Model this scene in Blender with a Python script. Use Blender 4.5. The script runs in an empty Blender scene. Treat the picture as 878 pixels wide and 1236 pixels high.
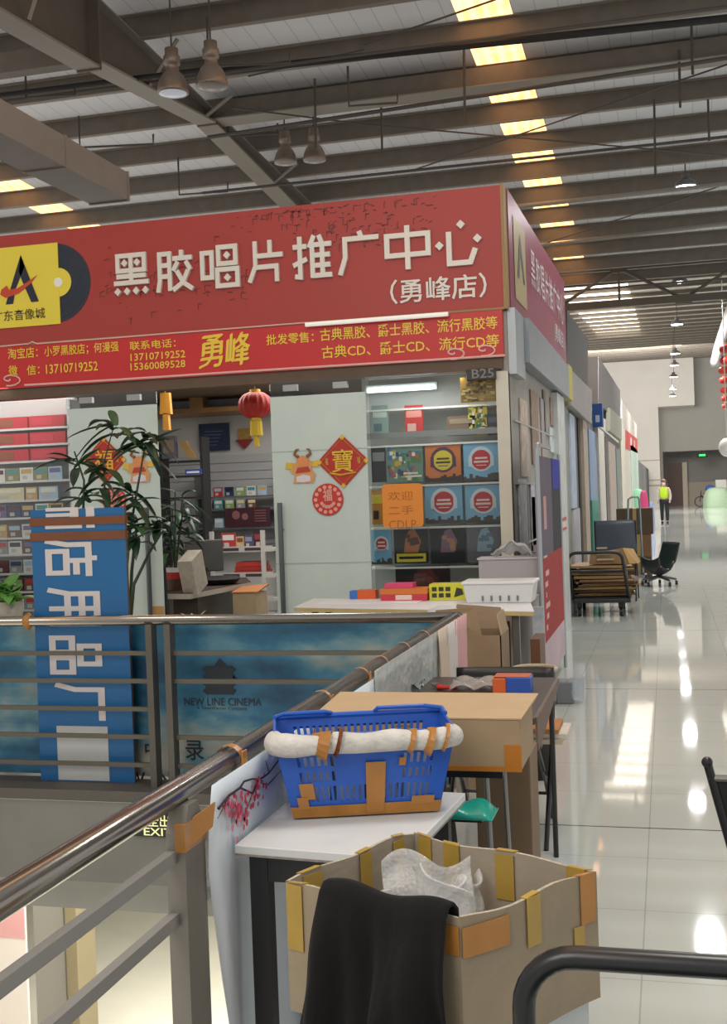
import bpy, bmesh, math, random
from mathutils import Vector, Matrix, noise
random.seed(7)
SC = bpy.context.scene
COL = SC.collection
# ---------------------------------------------------------------- camera
FPX = 1410.26
def _basis():
    yaw, pit, rol = (math.radians(a) for a in (14.5913, -.7804, -2.0630))
    F = Vector((-math.sin(yaw)*math.cos(pit), math.cos(yaw)*math.cos(pit), math.sin(pit)))
    R = Vector((math.cos(yaw), math.sin(yaw), 0)); U = R.cross(F)
    c, s = math.cos(rol), math.sin(rol)
    return F, c*R+s*U, -s*R+c*U
CF, CR, CU = _basis()
CAM = Vector((0, 0, 1.55))
cd = bpy.data.cameras.new('camera'); cam = bpy.data.objects.new('camera', cd); COL.objects.link(cam)
cam.matrix_world = Matrix.Translation(CAM) @ Matrix((CR, CU, -CF)).transposed().to_4x4()
cd.sensor_fit = 'VERTICAL'; cd.sensor_height = 24; cd.lens = 24*FPX/1236; cd.clip_end = 400
SC.camera = cam
# ---------------------------------------------------------------- exposure, world, hall lights and added fills
SC.view_settings.view_transform = 'Standard'; SC.view_settings.look = 'None'
SC.view_settings.gamma = 1; SC.view_settings.use_curve_mapping = False
SC.view_settings.exposure = 0.0
w = bpy.data.worlds.new('world'); SC.world = w; w.use_nodes = True
w.node_tree.nodes['Background'].inputs[0].default_value = (1.0, .98, .95, 1)
w.node_tree.nodes['Background'].inputs[1].default_value = .72
def area(name, loc, size, power, rot=(0, 0, 0), col=(1, .96, .9), sy=None):
    l = bpy.data.lights.new(name, 'AREA'); l.energy = power; l.size = size; l.color = col
    if sy: l.shape = 'RECTANGLE'; l.size_y = sy
    o = bpy.data.objects.new(name, l); COL.objects.link(o); o.location = loc; o.rotation_euler = rot; return o
area('hall_light_and_fill', (-3, -4, 6.2), 4, 300, (math.radians(28), 0, 0))
area('hall_light_and_fill', (.6, 3, 6.4), 1.5, 150)
area('hall_light_and_fill', (.6, 12, 6.4), 1.5, 150)
area('lower_floor_light', (-5, 3, -1.1), 5, 400)
area('lower_floor_light', (-4, 11, -1.4), 5, 380)
area('hall_light_and_fill', (-5, 56, 5.0), 8, 1500, (math.pi, 0, 0), sy=40)  # added uplight brightening the far roof, no lamp of the hall
area('hall_light_and_fill', (-8, 18, 4.6), 10, 90, (math.pi, 0, 0), sy=10)  # added uplight imitating bounce onto the near roof, no real fitting
area('hall_light_and_fill', (-2, 66, 8.2), 6, 2600, (math.radians(60), 0, 0))  # added unseen fill that brightens the far wall
# ---------------------------------------------------------------- helpers
def at(ax, x, y, v):
    """world point on the plane ax=v that the photograph shows at pixel (x, y)"""
    d = CF + CR*((x-439)/FPX) - CU*((y-618)/FPX); k = 'XYZ'.index(ax)
    return CAM + d*((v-CAM[k])/d[k])
def s2l(c): return c/12.92 if c <= .04045 else ((c+.055)/1.055)**2.4
def rgb(h):
    if isinstance(h, str):
        h = h.lstrip('#'); return tuple(s2l(int(h[i:i+2], 16)/255) for i in (0, 2, 4))
    return h
_mats = {}
def mat(col, rough=.5, metal=0., var=.0, scale=8., bump=0., bscale=60., emit=0., coat=0., alpha=1., name=None):
    key = (col, rough, metal, var, scale, bump, bscale, emit, coat, alpha)
    if key in _mats: return _mats[key]
    m = bpy.data.materials.new(name or 'surface'); m.use_nodes = True
    nt = m.node_tree; b = nt.nodes['Principled BSDF']; c = rgb(col)
    b.inputs['Base Color'].default_value = (*c, 1); b.inputs['Roughness'].default_value = rough
    b.inputs['Metallic'].default_value = metal; b.inputs['Coat Weight'].default_value = coat
    b.inputs['Alpha'].default_value = alpha
    if emit:
        b.inputs['Emission Color'].default_value = (*c, 1); b.inputs['Emission Strength'].default_value = emit
    if var or bump:
        tc = nt.nodes.new('ShaderNodeTexCoord')
    if var:
        n = nt.nodes.new('ShaderNodeTexNoise'); n.inputs['Scale'].default_value = scale; n.inputs['Detail'].default_value = 6
        r = nt.nodes.new('ShaderNodeValToRGB'); e = r.color_ramp.elements
        e[0].position = .3; e[1].position = .7
        e[0].color = (*[max(0, x*(1-var)) for x in c], 1); e[1].color = (*[min(1, x*(1+var*.6)) for x in c], 1)
        nt.links.new(tc.outputs['Object'], n.inputs['Vector']); nt.links.new(n.outputs['Fac'], r.inputs['Fac'])
        nt.links.new(r.outputs['Color'], b.inputs['Base Color'])
    if bump:
        n2 = nt.nodes.new('ShaderNodeTexNoise'); n2.inputs['Scale'].default_value = bscale; n2.inputs['Detail'].default_value = 4
        bp = nt.nodes.new('ShaderNodeBump'); bp.inputs['Strength'].default_value = bump; bp.inputs['Distance'].default_value = .01
        nt.links.new(tc.outputs['Object'], n2.inputs['Vector']); nt.links.new(n2.outputs['Fac'], bp.inputs['Height'])
        nt.links.new(bp.outputs['Normal'], b.inputs['Normal'])
    _mats[key] = m; return m
def glass(tint, gloss=.12, name='clear_film', rough=.05):
    m = bpy.data.materials.new(name); m.use_nodes = True; nt = m.node_tree; nt.nodes.clear()
    o = nt.nodes.new('ShaderNodeOutputMaterial'); t = nt.nodes.new('ShaderNodeBsdfTransparent'); g = nt.nodes.new('ShaderNodeBsdfGlossy')
    f = nt.nodes.new('ShaderNodeLayerWeight'); mx = nt.nodes.new('ShaderNodeMixShader'); mm = nt.nodes.new('ShaderNodeMath')
    t.inputs[0].default_value = (*rgb(tint), 1); g.inputs['Roughness'].default_value = rough
    f.inputs['Blend'].default_value = .25; mm.operation = 'MULTIPLY_ADD'; mm.inputs[1].default_value = .6; mm.inputs[2].default_value = gloss*.3
    nt.links.new(f.outputs['Facing'], mm.inputs[0]); nt.links.new(mm.outputs[0], mx.inputs[0])
    nt.links.new(t.outputs[0], mx.inputs[1]); nt.links.new(g.outputs[0], mx.inputs[2]); nt.links.new(mx.outputs[0], o.inputs[0]); return m
def film(col, opac, rough=.25, name='translucent_film'):
    m = bpy.data.materials.new(name); m.use_nodes = True; nt = m.node_tree; b = nt.nodes['Principled BSDF']
    b.inputs['Base Color'].default_value = (*rgb(col), 1); b.inputs['Roughness'].default_value = rough; b.inputs['Alpha'].default_value = opac
    tc = nt.nodes.new('ShaderNodeTexCoord'); n = nt.nodes.new('ShaderNodeTexNoise'); n.inputs['Scale'].default_value = 14; n.inputs['Detail'].default_value = 3
    bp = nt.nodes.new('ShaderNodeBump'); bp.inputs['Strength'].default_value = .6; bp.inputs['Distance'].default_value = .02
    nt.links.new(tc.outputs['Object'], n.inputs['Vector']); nt.links.new(n.outputs['Fac'], bp.inputs['Height']); nt.links.new(bp.outputs['Normal'], b.inputs['Normal'])
    return m
class MB:
    def __init__(s): s.v = []; s.f = []; s.m = []
    def add(s, vs, fs, m=0):
        o = len(s.v); s.v += [tuple(v) for v in vs]; s.f += [tuple(i+o for i in f) for f in fs]; s.m += [m]*len(fs); return s
    def hexa(s, p, m=0):
        return s.add(p, [(0, 3, 2, 1), (4, 5, 6, 7), (0, 1, 5, 4), (1, 2, 6, 5), (2, 3, 7, 6), (3, 0, 4, 7)], m)
    def box(s, x0, x1, y0, y1, z0, z1, m=0):
        x0, x1 = sorted((x0, x1)); y0, y1 = sorted((y0, y1)); z0, z1 = sorted((z0, z1))
        return s.hexa([(x0, y0, z0), (x1, y0, z0), (x1, y1, z0), (x0, y1, z0), (x0, y0, z1), (x1, y0, z1), (x1, y1, z1), (x0, y1, z1)], m)
    def obox(s, c, sz, M=None, m=0):
        a = [Vector(((i & 1)*2-1, (i >> 1 & 1)*2-1, (i >> 2)*2-1)) for i in (0, 1, 3, 2, 4, 5, 7, 6)]
        M = M or Matrix(); c = Vector(c)
        return s.hexa([c + M.to_3x3() @ Vector((p.x*sz[0]/2, p.y*sz[1]/2, p.z*sz[2]/2)) for p in a], m)
    def quad(s, p, m=0): return s.add(p, [tuple(range(len(p)))], m)
    def prism(s, p, vec, m=0):
        n = len(p); vec = Vector(vec); q = [Vector(a) for a in p]; q2 = [a+vec for a in q]
        return s.add(q+q2, [tuple(range(n))[::-1], tuple(range(n, 2*n))] + [(i, (i+1) % n, n+(i+1) % n, n+i) for i in range(n)], m)
    def tube(s, path, r, seg=8, m=0, closed=False, flat=1.):
        P = [Vector(p) for p in path]; n = len(P); rr = r if isinstance(r, (list, tuple)) else [r]*n
        vs = []; up = None
        for i in range(n):
            if closed: t = P[(i+1) % n]-P[i-1]
            else: t = P[min(i+1, n-1)]-P[max(i-1, 0)]
            t.normalize()
            if up is None: up = Vector((0, 0, 1)) if abs(t.z) < .9 else Vector((0, 1, 0))
            a = t.cross(up); a.normalize(); up2 = a.cross(t); up2.normalize(); up = up2
            for k in range(seg):
                an = 2*math.pi*k/seg
                vs.append(P[i]+(a*math.cos(an)+up2*math.sin(an)*flat)*rr[i])
        fs = []
        for i in range(n if closed else n-1):
            for k in range(seg):
                j = (i+1) % n; fs.append((i*seg+k, i*seg+(k+1) % seg, j*seg+(k+1) % seg, j*seg+k))
        if not closed: fs += [tuple(range(seg))[::-1], tuple(range((n-1)*seg, n*seg))]
        return s.add(vs, fs, m)
    def cyl(s, a, b, r, seg=12, m=0, r2=None): return s.tube([a, b], [r, r if r2 is None else r2], seg, m)
    def lathe(s, prof, o, seg=20, m=0, ax='Z'):
        o = Vector(o); vs = []; n = len(prof)
        for r, z in prof:
            for k in range(seg):
                an = 2*math.pi*k/seg; c, d = r*math.cos(an), r*math.sin(an)
                vs.append(o+Vector({'Z': (c, d, z), 'Y': (c, z, d), 'X': (z, c, d)}[ax]))
        fs = [(i*seg+k, i*seg+(k+1) % seg, (i+1)*seg+(k+1) % seg, (i+1)*seg+k) for i in range(n-1) for k in range(seg)]
        if prof[0][0] > 1e-5: fs.append(tuple(range(seg))[::-1])
        if prof[-1][0] > 1e-5: fs.append(tuple(range((n-1)*seg, n*seg)))
        return s.add(vs, fs, m)
    def ball(s, c, r, seg=14, m=0, sc=(1, 1, 1)):
        c = Vector(c); n = 8; vs = []
        for i in range(n+1):
            t = math.pi*i/n
            for k in range(seg):
                p = 2*math.pi*k/seg; vs.append(c+Vector((r*sc[0]*math.sin(t)*math.cos(p), r*sc[1]*math.sin(t)*math.sin(p), -r*sc[2]*math.cos(t))))
        return s.add(vs, [(i*seg+k, i*seg+(k+1) % seg, (i+1)*seg+(k+1) % seg, (i+1)*seg+k) for i in range(n) for k in range(seg)], m)
    def grid(s, fn, nu, nv, m=0, skip=None):
        vs = [fn(i/nu, j/nv) for j in range(nv+1) for i in range(nu+1)]
        fs = [(j*(nu+1)+i, j*(nu+1)+i+1, (j+1)*(nu+1)+i+1, (j+1)*(nu+1)+i) for j in range(nv) for i in range(nu) if not (skip and skip(i, j))]
        return s.add(vs, fs, m)
    def text(s, body, P, rx, up, w, h, th=.004, bold=0., m=0, mid=None):
        """writing fitted into a w x h box whose lower left corner is P"""
        vs, ts = glyphs(body, bold); P = Vector(P); rx = Vector(rx).normalized(); up = Vector(up).normalized(); nn = rx.cross(up)
        n = len(vs); fr = [P+rx*(x*w)+up*(y*h)+nn*th for x, y in vs]
        s.add(fr, ts, m); return s
    def strokes(s, gl, P, rx, up, w, h, th=.006, sw=.13, m=0):
        """block lettering: strokes are polylines in a unit square, (x, y) alone is a diamond dot"""
        P = Vector(P); rx = Vector(rx).normalized(); up = Vector(up).normalized(); nn = rx.cross(up)
        T = lambda x, y: P+rx*(x*w)+up*(y*h)
        for q, st in enumerate(gl):
            lift = nn*(th+q*.00012)
            if len(st) == 1:
                x, y = st[0]; d = sw*.85
                s.prism([T(x-d, y), T(x, y-d), T(x+d, y), T(x, y+d)], lift, m); continue
            pts = [Vector(p) for p in st]; cl = pts[0] == pts[-1]; n = len(pts); L = []; Rr = []
            hw = sw/2
            for i, p in enumerate(pts):
                if cl and i in (0, n-1): a, b = (pts[0]-pts[n-2]).normalized(), (pts[1]-pts[0]).normalized()
                elif i == 0: a = b = (pts[1]-p).normalized()
                elif i == n-1: a = b = (p-pts[i-1]).normalized()
                else: a, b = (p-pts[i-1]).normalized(), (pts[i+1]-p).normalized()
                na = Vector((-a.y, a.x)); nb = Vector((-b.y, b.x)); mm = na+nb; mm = mm/max(.35, mm.length_squared)*2*hw
                L.append(p+mm); Rr.append(p-mm)
            for i in range(n-1):
                s.prism([T(*Rr[i]), T(*Rr[i+1]), T(*L[i+1]), T(*L[i])], lift, m)
        return s
    def build(s, name, mats, parent=None, smooth=False, bevel=0., solid=0., sub=0, local=False, kind=None, label=None, cat=None, group=None):
        me = bpy.data.meshes.new(name); me.from_pydata(s.v, [], s.f)
        if not isinstance(mats, (list, tuple)): mats = [mats]
        for m in mats: me.materials.append(m)
        me.polygons.foreach_set('material_index', s.m)
        bm = bmesh.new(); bm.from_mesh(me); bmesh.ops.recalc_face_normals(bm, faces=bm.faces[:]); bm.to_mesh(me); bm.free()
        if smooth: me.polygons.foreach_set('use_smooth', [True]*len(me.polygons))
        me.update()
        o = bpy.data.objects.new(name, me); COL.objects.link(o)
        if parent:
            off = Vector((0, 0, 0)); p = parent
            while p: off += p.location; p = p.parent
            if not local: me.transform(Matrix.Translation(-off))
            o.parent = parent
        elif kind != 'structure' and not local:
            xs, ys, zs = zip(*s.v); b = Vector(((min(xs)+max(xs))/2, (min(ys)+max(ys))/2, min(zs)))
            me.transform(Matrix.Translation(-b)); o.location = b
        if bevel:
            md = o.modifiers.new('bevel', 'BEVEL'); md.width = bevel; md.segments = 2; md.limit_method = 'ANGLE'
        if solid:
            md = o.modifiers.new('solid', 'SOLIDIFY'); md.thickness = solid; md.offset = 0
        if sub:
            md = o.modifiers.new('sub', 'SUBSURF'); md.levels = sub; md.render_levels = sub
        if kind: o['kind'] = kind
        if label: o['label'] = label
        if cat: o['category'] = cat
        if group: o['group'] = group
        return o
_gl = {}
def glyphs(body, bold):
    k = (body, bold)
    if k in _gl: return _gl[k]
    cu = bpy.data.curves.new('t', 'FONT'); cu.body = body; cu.offset = bold; cu.resolution_u = 2
    o = bpy.data.objects.new('t', cu); COL.objects.link(o)
    dg = bpy.context.evaluated_depsgraph_get(); me = o.evaluated_get(dg).to_mesh()
    vs = [(v.co.x, v.co.y) for v in me.vertices]; fs = [tuple(p.vertices) for p in me.polygons]
    o.evaluated_get(dg).to_mesh_clear(); bpy.data.objects.remove(o); bpy.data.curves.remove(cu)
    if not vs: vs, fs = [(0, 0), (1, 0), (1, 1)], [(0, 1, 2)]
    x0, x1 = min(v[0] for v in vs), max(v[0] for v in vs); y0, y1 = min(v[1] for v in vs), max(v[1] for v in vs)
    vs = [((x-x0)/max(1e-6, x1-x0), (y-y0)/max(1e-6, y1-y0)) for x, y in vs]
    _gl[k] = (vs, fs); return _gl[k]
def thing(name, label, cat, loc=(0, 0, 0), group=None, rz=0.):
    o = bpy.data.objects.new(name, None); COL.objects.link(o); o.location = loc; o.rotation_euler.z = rz
    o.empty_display_size = .1; o['label'] = label; o['category'] = cat
    if group: o['group'] = group
    return o
def dup(root, loc, label=None, rz=None):
    def cp(o, par):
        c = o.copy(); COL.objects.link(c)
        if par: c.parent = par
        for ch in list(o.children): cp(ch, c)
        return c
    r = cp(root, None); r.location = loc
    if rz is not None: r.rotation_euler.z = rz
    if label: r['label'] = label
    return r
def S(name, mb, mats, **k): return mb.build(name, mats, kind='structure', **k)
def arc(c, r, a0, a1, n, ax=((1, 0, 0), (0, 0, 1))):
    c = Vector(c); u, v = Vector(ax[0]), Vector(ax[1])
    return [c+u*(r*math.cos(math.radians(a0+(a1-a0)*i/n)))+v*(r*math.sin(math.radians(a0+(a1-a0)*i/n))) for i in range(n+1)]
XX, YY, ZZ = Vector((1, 0, 0)), Vector((0, 1, 0)), Vector((0, 0, 1))
ORD = ['first', 'second', 'third', 'fourth', 'fifth', 'sixth', 'seventh', 'eighth', 'ninth', 'tenth', 'eleventh', 'twelfth']
# ================================================================ the hall
def floor_mat():
    m = bpy.data.materials.new('polished_tile'); m.use_nodes = True; nt = m.node_tree; N = nt.nodes; L = nt.links
    b = N['Principled BSDF']; tc = N.new('ShaderNodeTexCoord'); sp = N.new('ShaderNodeSeparateXYZ'); L.new(tc.outputs['Object'], sp.inputs[0])
    def M(op, a, c, d=None):
        n = N.new('ShaderNodeMath'); n.operation = op
        for i, x in enumerate((a, c, d)):
            if x is None: continue
            if isinstance(x, (int, float)): n.inputs[i].default_value = x
            else: L.new(x, n.inputs[i])
        return n.outputs[0]
    def line(c, period, wd): return M('LESS_THAN', M('FLOORED_MODULO', M('ADD', c, wd/2), period), wd)
    x = M('ADD', sp.outputs[0], .125); y0 = M('ADD', sp.outputs[1], -5.416)
    y = M('ADD', y0, M('MULTIPLY', M('LESS_THAN', y0, -.1), -.18))
    g = M('MAXIMUM', line(x, .6, .005), line(y, .62, .005)); d = line(y0, 3.72, .014)
    no = N.new('ShaderNodeTexNoise'); no.inputs['Scale'].default_value = 1.3; no.inputs['Detail'].default_value = 5; L.new(tc.outputs['Object'], no.inputs['Vector'])
    r = N.new('ShaderNodeValToRGB'); e = r.color_ramp.elements; e[0].color = (.53, .565, .53, 1); e[1].color = (.62, .655, .615, 1); L.new(no.outputs['Fac'], r.inputs[0])
    m1 = N.new('ShaderNodeMixRGB'); L.new(M('MULTIPLY', g, .45), m1.inputs[0]); L.new(r.outputs[0], m1.inputs[1]); m1.inputs[2].default_value = (.2, .21, .2, 1)
    m2 = N.new('ShaderNodeMixRGB'); L.new(M('MULTIPLY', d, .9), m2.inputs[0]); L.new(m1.outputs[0], m2.inputs[1]); m2.inputs[2].default_value = (.07, .07, .07, 1)
    L.new(m2.outputs[0], b.inputs['Base Color']); b.inputs['Roughness'].default_value = .045; b.inputs['Specular IOR Level'].default_value = .7
    n2 = N.new('ShaderNodeTexNoise'); n2.inputs['Scale'].default_value = 2.; bp = N.new('ShaderNodeBump'); bp.inputs['Strength'].default_value = .018; bp.inputs['Distance'].default_value = .02
    L.new(tc.outputs['Object'], n2.inputs['Vector']); L.new(n2.outputs['Fac'], bp.inputs['Height']); L.new(bp.outputs['Normal'], b.inputs['Normal'])
    return m
FLOOR = floor_mat()
XR, YB = -1.065, 5.87                      # near rail line, back rail line
S('floor', MB().box(-1.12, 9, -4, 92, -.06, 0).box(-16, -1.12, 5.75, 92, -.06, 0), FLOOR)
conc = mat('#6f6e6a', .7, var=.12, scale=3); conc2 = mat('#94948f', .6, var=.05, scale=4); dark = mat('#191817', .6)
S('trim_1', MB().box(-16, -1.12, 5.752, 6.3, -.5, -.06).box(-1.12, -.7, -4, 6.3, -.5, -.06), conc)
S('trim_2', MB().box(-16, -1.12, 6.3, 6.6, -.86, -.5), conc2)
S('trim_3', MB().box(-16, -1.05, 5.74, 5.752, -.055, .004).box(-16, -1.13, 5.752, 6.02, .0005, .004), mat('#4c4843', .6))
S('lower_ceiling', MB().box(-16, -1.12, 6.6, 14, -.9, -.86), conc2)
S('lower_floor', MB().box(-18, 6, -6, 30, -4.5, -4.4), mat('#dedac8', .12, var=.06, scale=2))
S('wall_lower', MB().box(-18, 6, 21, 21.2, -4.4, -.5), mat('#cfc8ba', .6))
# roof: two shallow slopes meeting in a valley
def roofz(y): return 8.78-.053*y if y < 31 else 7.137+.0617*(y-31)
def roof_mat():
    m = bpy.data.materials.new('corrugated_panel'); m.use_nodes = True; nt = m.node_tree; N = nt.nodes; L = nt.links; b = N['Principled BSDF']
    tc = N.new('ShaderNodeTexCoord'); wv = N.new('ShaderNodeTexWave'); wv.bands_direction = 'X'; wv.inputs['Scale'].default_value = 1.05; wv.wave_profile = 'SAW'
    r = N.new('ShaderNodeValToRGB'); e = r.color_ramp.elements; e[0].position = .0; e[0].color = (.45, .46, .48, 1); e[1].position = .06; e[1].color = (.78, .79, .81, 1)
    bp = N.new('ShaderNodeBump'); bp.inputs['Strength'].default_value = .35; bp.inputs['Distance'].default_value = .03
    L.new(tc.outputs['Object'], wv.inputs[0]); L.new(wv.outputs['Fac'], r.inputs[0]); L.new(r.outputs[0], b.inputs['Base Color']); L.new(wv.outputs['Fac'], bp.inputs['Height'])
    L.new(bp.outputs['Normal'], b.inputs['Normal']); b.inputs['Roughness'].default_value = .55; return m
ROOF = roof_mat()
def slab(mb, x0, x1, y0, y1, t=.04, d=0.):
    a, b = roofz(y0)+d, roofz(y1-1e-4)+d
    return mb.hexa([(x0, y0, a), (x1, y0, a), (x1, y1, b), (x0, y1, b), (x0, y0, a+t), (x1, y0, a+t), (x1, y1, b+t), (x0, y1, b+t)])
mb = MB()
SKY = [(-12.35, -11.6), (-2.53, -1.8)]
xs = [-26, SKY[0][0], SKY[0][1], SKY[1][0], SKY[1][1], 14]
for i in (0, 2, 4): slab(mb, xs[i], xs[i+1], -6, 31)
S('ceiling', mb, ROOF)
mb = MB(); slab(mb, -26, -2.9, 31, 90); slab(mb, -.9, 14, 31, 90); slab(mb, -2.9, -.9, 31, 33.5); slab(mb, -2.9, -.9, 56, 90)
S('ceiling', mb, mat('#b5ada2', .4, var=.15, scale=3))
# translucent roof lights: aged, daylight glowing through them
def skymat(c, st):
    m = bpy.data.materials.new('aged_roof_light'); m.use_nodes = True; nt = m.node_tree; N = nt.nodes; L = nt.links; b = N['Principled BSDF']
    tc = N.new('ShaderNodeTexCoord'); n = N.new('ShaderNodeTexNoise'); n.inputs['Scale'].default_value = 3.5; n.inputs['Detail'].default_value = 4
    wv = N.new('ShaderNodeTexWave'); wv.bands_direction = 'X'; wv.inputs['Scale'].default_value = 1.7
    r = N.new('ShaderNodeValToRGB'); e = r.color_ramp.elements; c = rgb(c)
    e[0].position = .25; e[0].color = (*[x*.55*y for x, y in zip(c, (1, .8, .6))], 1); e[1].position = .75; e[1].color = (*c, 1)
    mu = N.new('ShaderNodeMath'); mu.operation = 'MULTIPLY_ADD'; mu.inputs[1].default_value = .35; L.new(wv.outputs['Fac'], mu.inputs[0]); L.new(n.outputs['Fac'], mu.inputs[2])
    L.new(tc.outputs['Object'], n.inputs['Vector']); L.new(tc.outputs['Object'], wv.inputs[0]); L.new(mu.outputs[0], r.inputs[0])
    L.new(r.outputs[0], b.inputs['Emission Color']); L.new(r.outputs[0], b.inputs['Base Color']); b.inputs['Emission Strength'].default_value = st; return m
SKM = skymat('#ffbd7c', 3.3)
for i, (a, b) in enumerate(SKY): S('window_%d' % (i+1), slab(MB(), a, b, -6, 31, .02, .01), SKM)
S('window_3', slab(MB(), -2.9, -.9, 33.5, 56, .02, .01), skymat('#fff4e6', 4))
PUR = mat('#6d655b', .6, var=.12, scale=5); PURL = mat('#827a6f', .55)
def purlin(y, h, fl, x0=-26, x1=14):
    z = roofz(y)-.005; m = MB().box(x0, x1, y-.012, y+.012, z-h, z)
    m.box(x0, x1, y-.012, y+fl, z-h-.012, z-h, 1).box(x0, x1, y-fl, y+.012, z-.012, z, 1).box(x0, x1, y+fl-.01, y+fl, z-h, z-h+.03, 1)
    S('roof_purlin', m, [PUR, PURL])
for i in range(13): purlin(14.37+1.5*i-1.5, .29, .075)
for i in range(26): purlin(33+2.1*i, .11, .06)
# tapered rafter running away from the viewer, stepped web, light lower flange
bx = -6.70; segs = [((9., 6.62), (13.15, 6.93)), ((13.15, 7.0), (17.0, 7.405)), ((17.0, 7.39), (23.5, 6.83))]
mb = MB(); fm = mat('#8a8378', .5); wm = mat('#62584e', .55, var=.1, scale=3)
for (y0, z0), (y1, z1) in segs:
    t0, t1 = roofz(y0)-.29, roofz(y1)-.29
    mb.hexa([(bx-.012, y0, z0), (bx+.012, y0, z0), (bx+.012, y1, z1), (bx-.012, y1, z1), (bx-.012, y0, t0), (bx+.012, y0, t0), (bx+.012, y1, t1), (bx-.012, y1, t1)])
    mb.hexa([(bx-.16, y0, z0-.03), (bx+.16, y0, z0-.03), (bx+.16, y1, z1-.03), (bx-.16, y1, z1-.03), (bx-.16, y0, z0), (bx+.16, y0, z0), (bx+.16, y1, z1), (bx-.16, y1, z1)], 1)
    mb.hexa([(bx-.14, y0, t0-.02), (bx+.14, y0, t0-.02), (bx+.14, y1, t1-.02), (bx-.14, y1, t1-.02), (bx-.14, y0, t0), (bx+.14, y0, t0), (bx+.14, y1, t1), (bx-.14, y1, t1)], 1)
    mb.box(bx-.16, bx+.16, y1-.02, y1+.02, min(z1, t1)-.05, t1)
for yy in (11.5, 14.6, 16.6, 19.8):
    zb = 7.0+.1*(yy-13.15) if yy < 17 else 7.4-.085*(yy-17)
    mb.tube([(bx+.14, yy, zb+.02), (bx+.55, yy+.05, roofz(yy)-.25)], .03, 4, 1)
S('roof_rafter', mb, [wm, fm])
S('roof_strut', MB().box(bx+.1, 13, 17.0, 17.2, 7.42, 7.72).box(bx+.1, 13, 16.9, 17.3, 7.41, 7.43, 1), [PUR, fm])
S('roof_strut', MB().box(-26, bx-.1, 13.0, 13.2, 6.95, 7.2), [PUR])
# valley truss across the hall
mb = MB(); ym = 30.0; zt, zb = 7.02, 6.13
mb.box(-26, 14, ym-.06, ym+.06, zt-.06, zt+.06).box(-26, 14, ym-.09, ym+.09, zb-.09, zb+.09)
p = -25.8; k = 0
while p < 13:
    q = p+1.55; a, b = ((p, ym, zb), (q, ym, zt)) if k % 2 else ((p, ym, zt), (q, ym, zb))
    mb.tube([a, b], .045, 6); mb.box(q-.2, q+.2, ym-.03, ym+.03, (zb if k % 2 == 0 else zt)-.12, (zb if k % 2 == 0 else zt)+.12)
    if k % 2 == 0: mb.tube([(p, ym, zb), (p, ym, zt)], .03, 6)
    p = q; k += 1
mb.tube([(-26, ym, 6.5), (14, ym, 6.56)], .03, 6)
S('roof_truss', mb, mat('#5d554c', .5))
# pipes and conduits under the roof, thin tie rods
pipe = mat('#4a4540', .5); pipel = mat('#8b867d', .45)
def at_roof(x, y, drop):
    d = CF + CR*((x-439)/FPX) - CU*((y-618)/FPX); t = (8.78-drop-.053*CAM.y-CAM.z)/(d.z+.053*d.y); return CAM+d*t
for (a, b, r, m, dr) in [((440, 68), (878, 22), .05, dark, .75), ((215, 95), (878, 8), .022, pipe, .8), ((440, 137), (878, 70), .03, pipe, .9),
                         ((440, 212), (878, 165), .025, pipe, .8), ((0, 115), (160, 95), .035, dark, .9), ((640, 248), (878, 222), .04, pipel, .8), ((640, 298), (878, 270), .04, pipel, .6)]:
    A = at_roof(*a, dr); B = at_roof(*b, dr); u = (B-A); S('roof_pipe', MB().tube([A-u*.5, A, B, B+u*.5], r, 8), m)
for a, b in [((440, 150), (878, 188)), ((500, 205), (878, 78)), ((440, 54), (620, -8)), ((640, 300), (878, 222)), ((280, 130), (440, 150)), ((300, 92), (440, 60))]:
    A = at_roof(*a, .55); B = at_roof(*b, .55); S('tie_rod', MB().tube([A, B], .013, 6), pipe)
for x, y0, y1, w in [(30, 60, 118, 60), (95, 140, 178, 90), (460, 120, 182, 0), (560, 50, 150, 0), (250, 20, 80, 100), (820, 60, 130, 0), (835, 30, 90, 0), (790, 120, 215, 0), (420, 80, 128, 60), (275, 150, 165, 60), (215, 190, 235, 60), (855, 120, 170, 0), (380, 95, 180, 0)]:
    A = at_roof(x, y0, .3); B = at('Y', x+1.5, y1, A.y); pth = [A, B]
    if w: pth = [A, B-ZZ*.0+XX*.0, at('Y', x+w, y1-4, A.y), at('Y', x+w, y1-16, A.y)]
    S('hanging_conduit', MB().tube(pth, .018, 6), pipe)
# air duct above the stalls
mb = MB(); mb.box(-6.16, -5.69, 2, 12, 4.93, 5.24)
for yy in (4, 6.3, 8.6, 10.6, 11.99): mb.box(-6.17, -5.68, yy-.015, yy+.015, 4.92, 5.25)
dm = mat('#8f8a84', .4, .3, var=.06, scale=4)
mb.build('air_duct', dm, label='long pale grey sheet metal air duct hanging at upper left above the red shop sign', cat='air duct')
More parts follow.
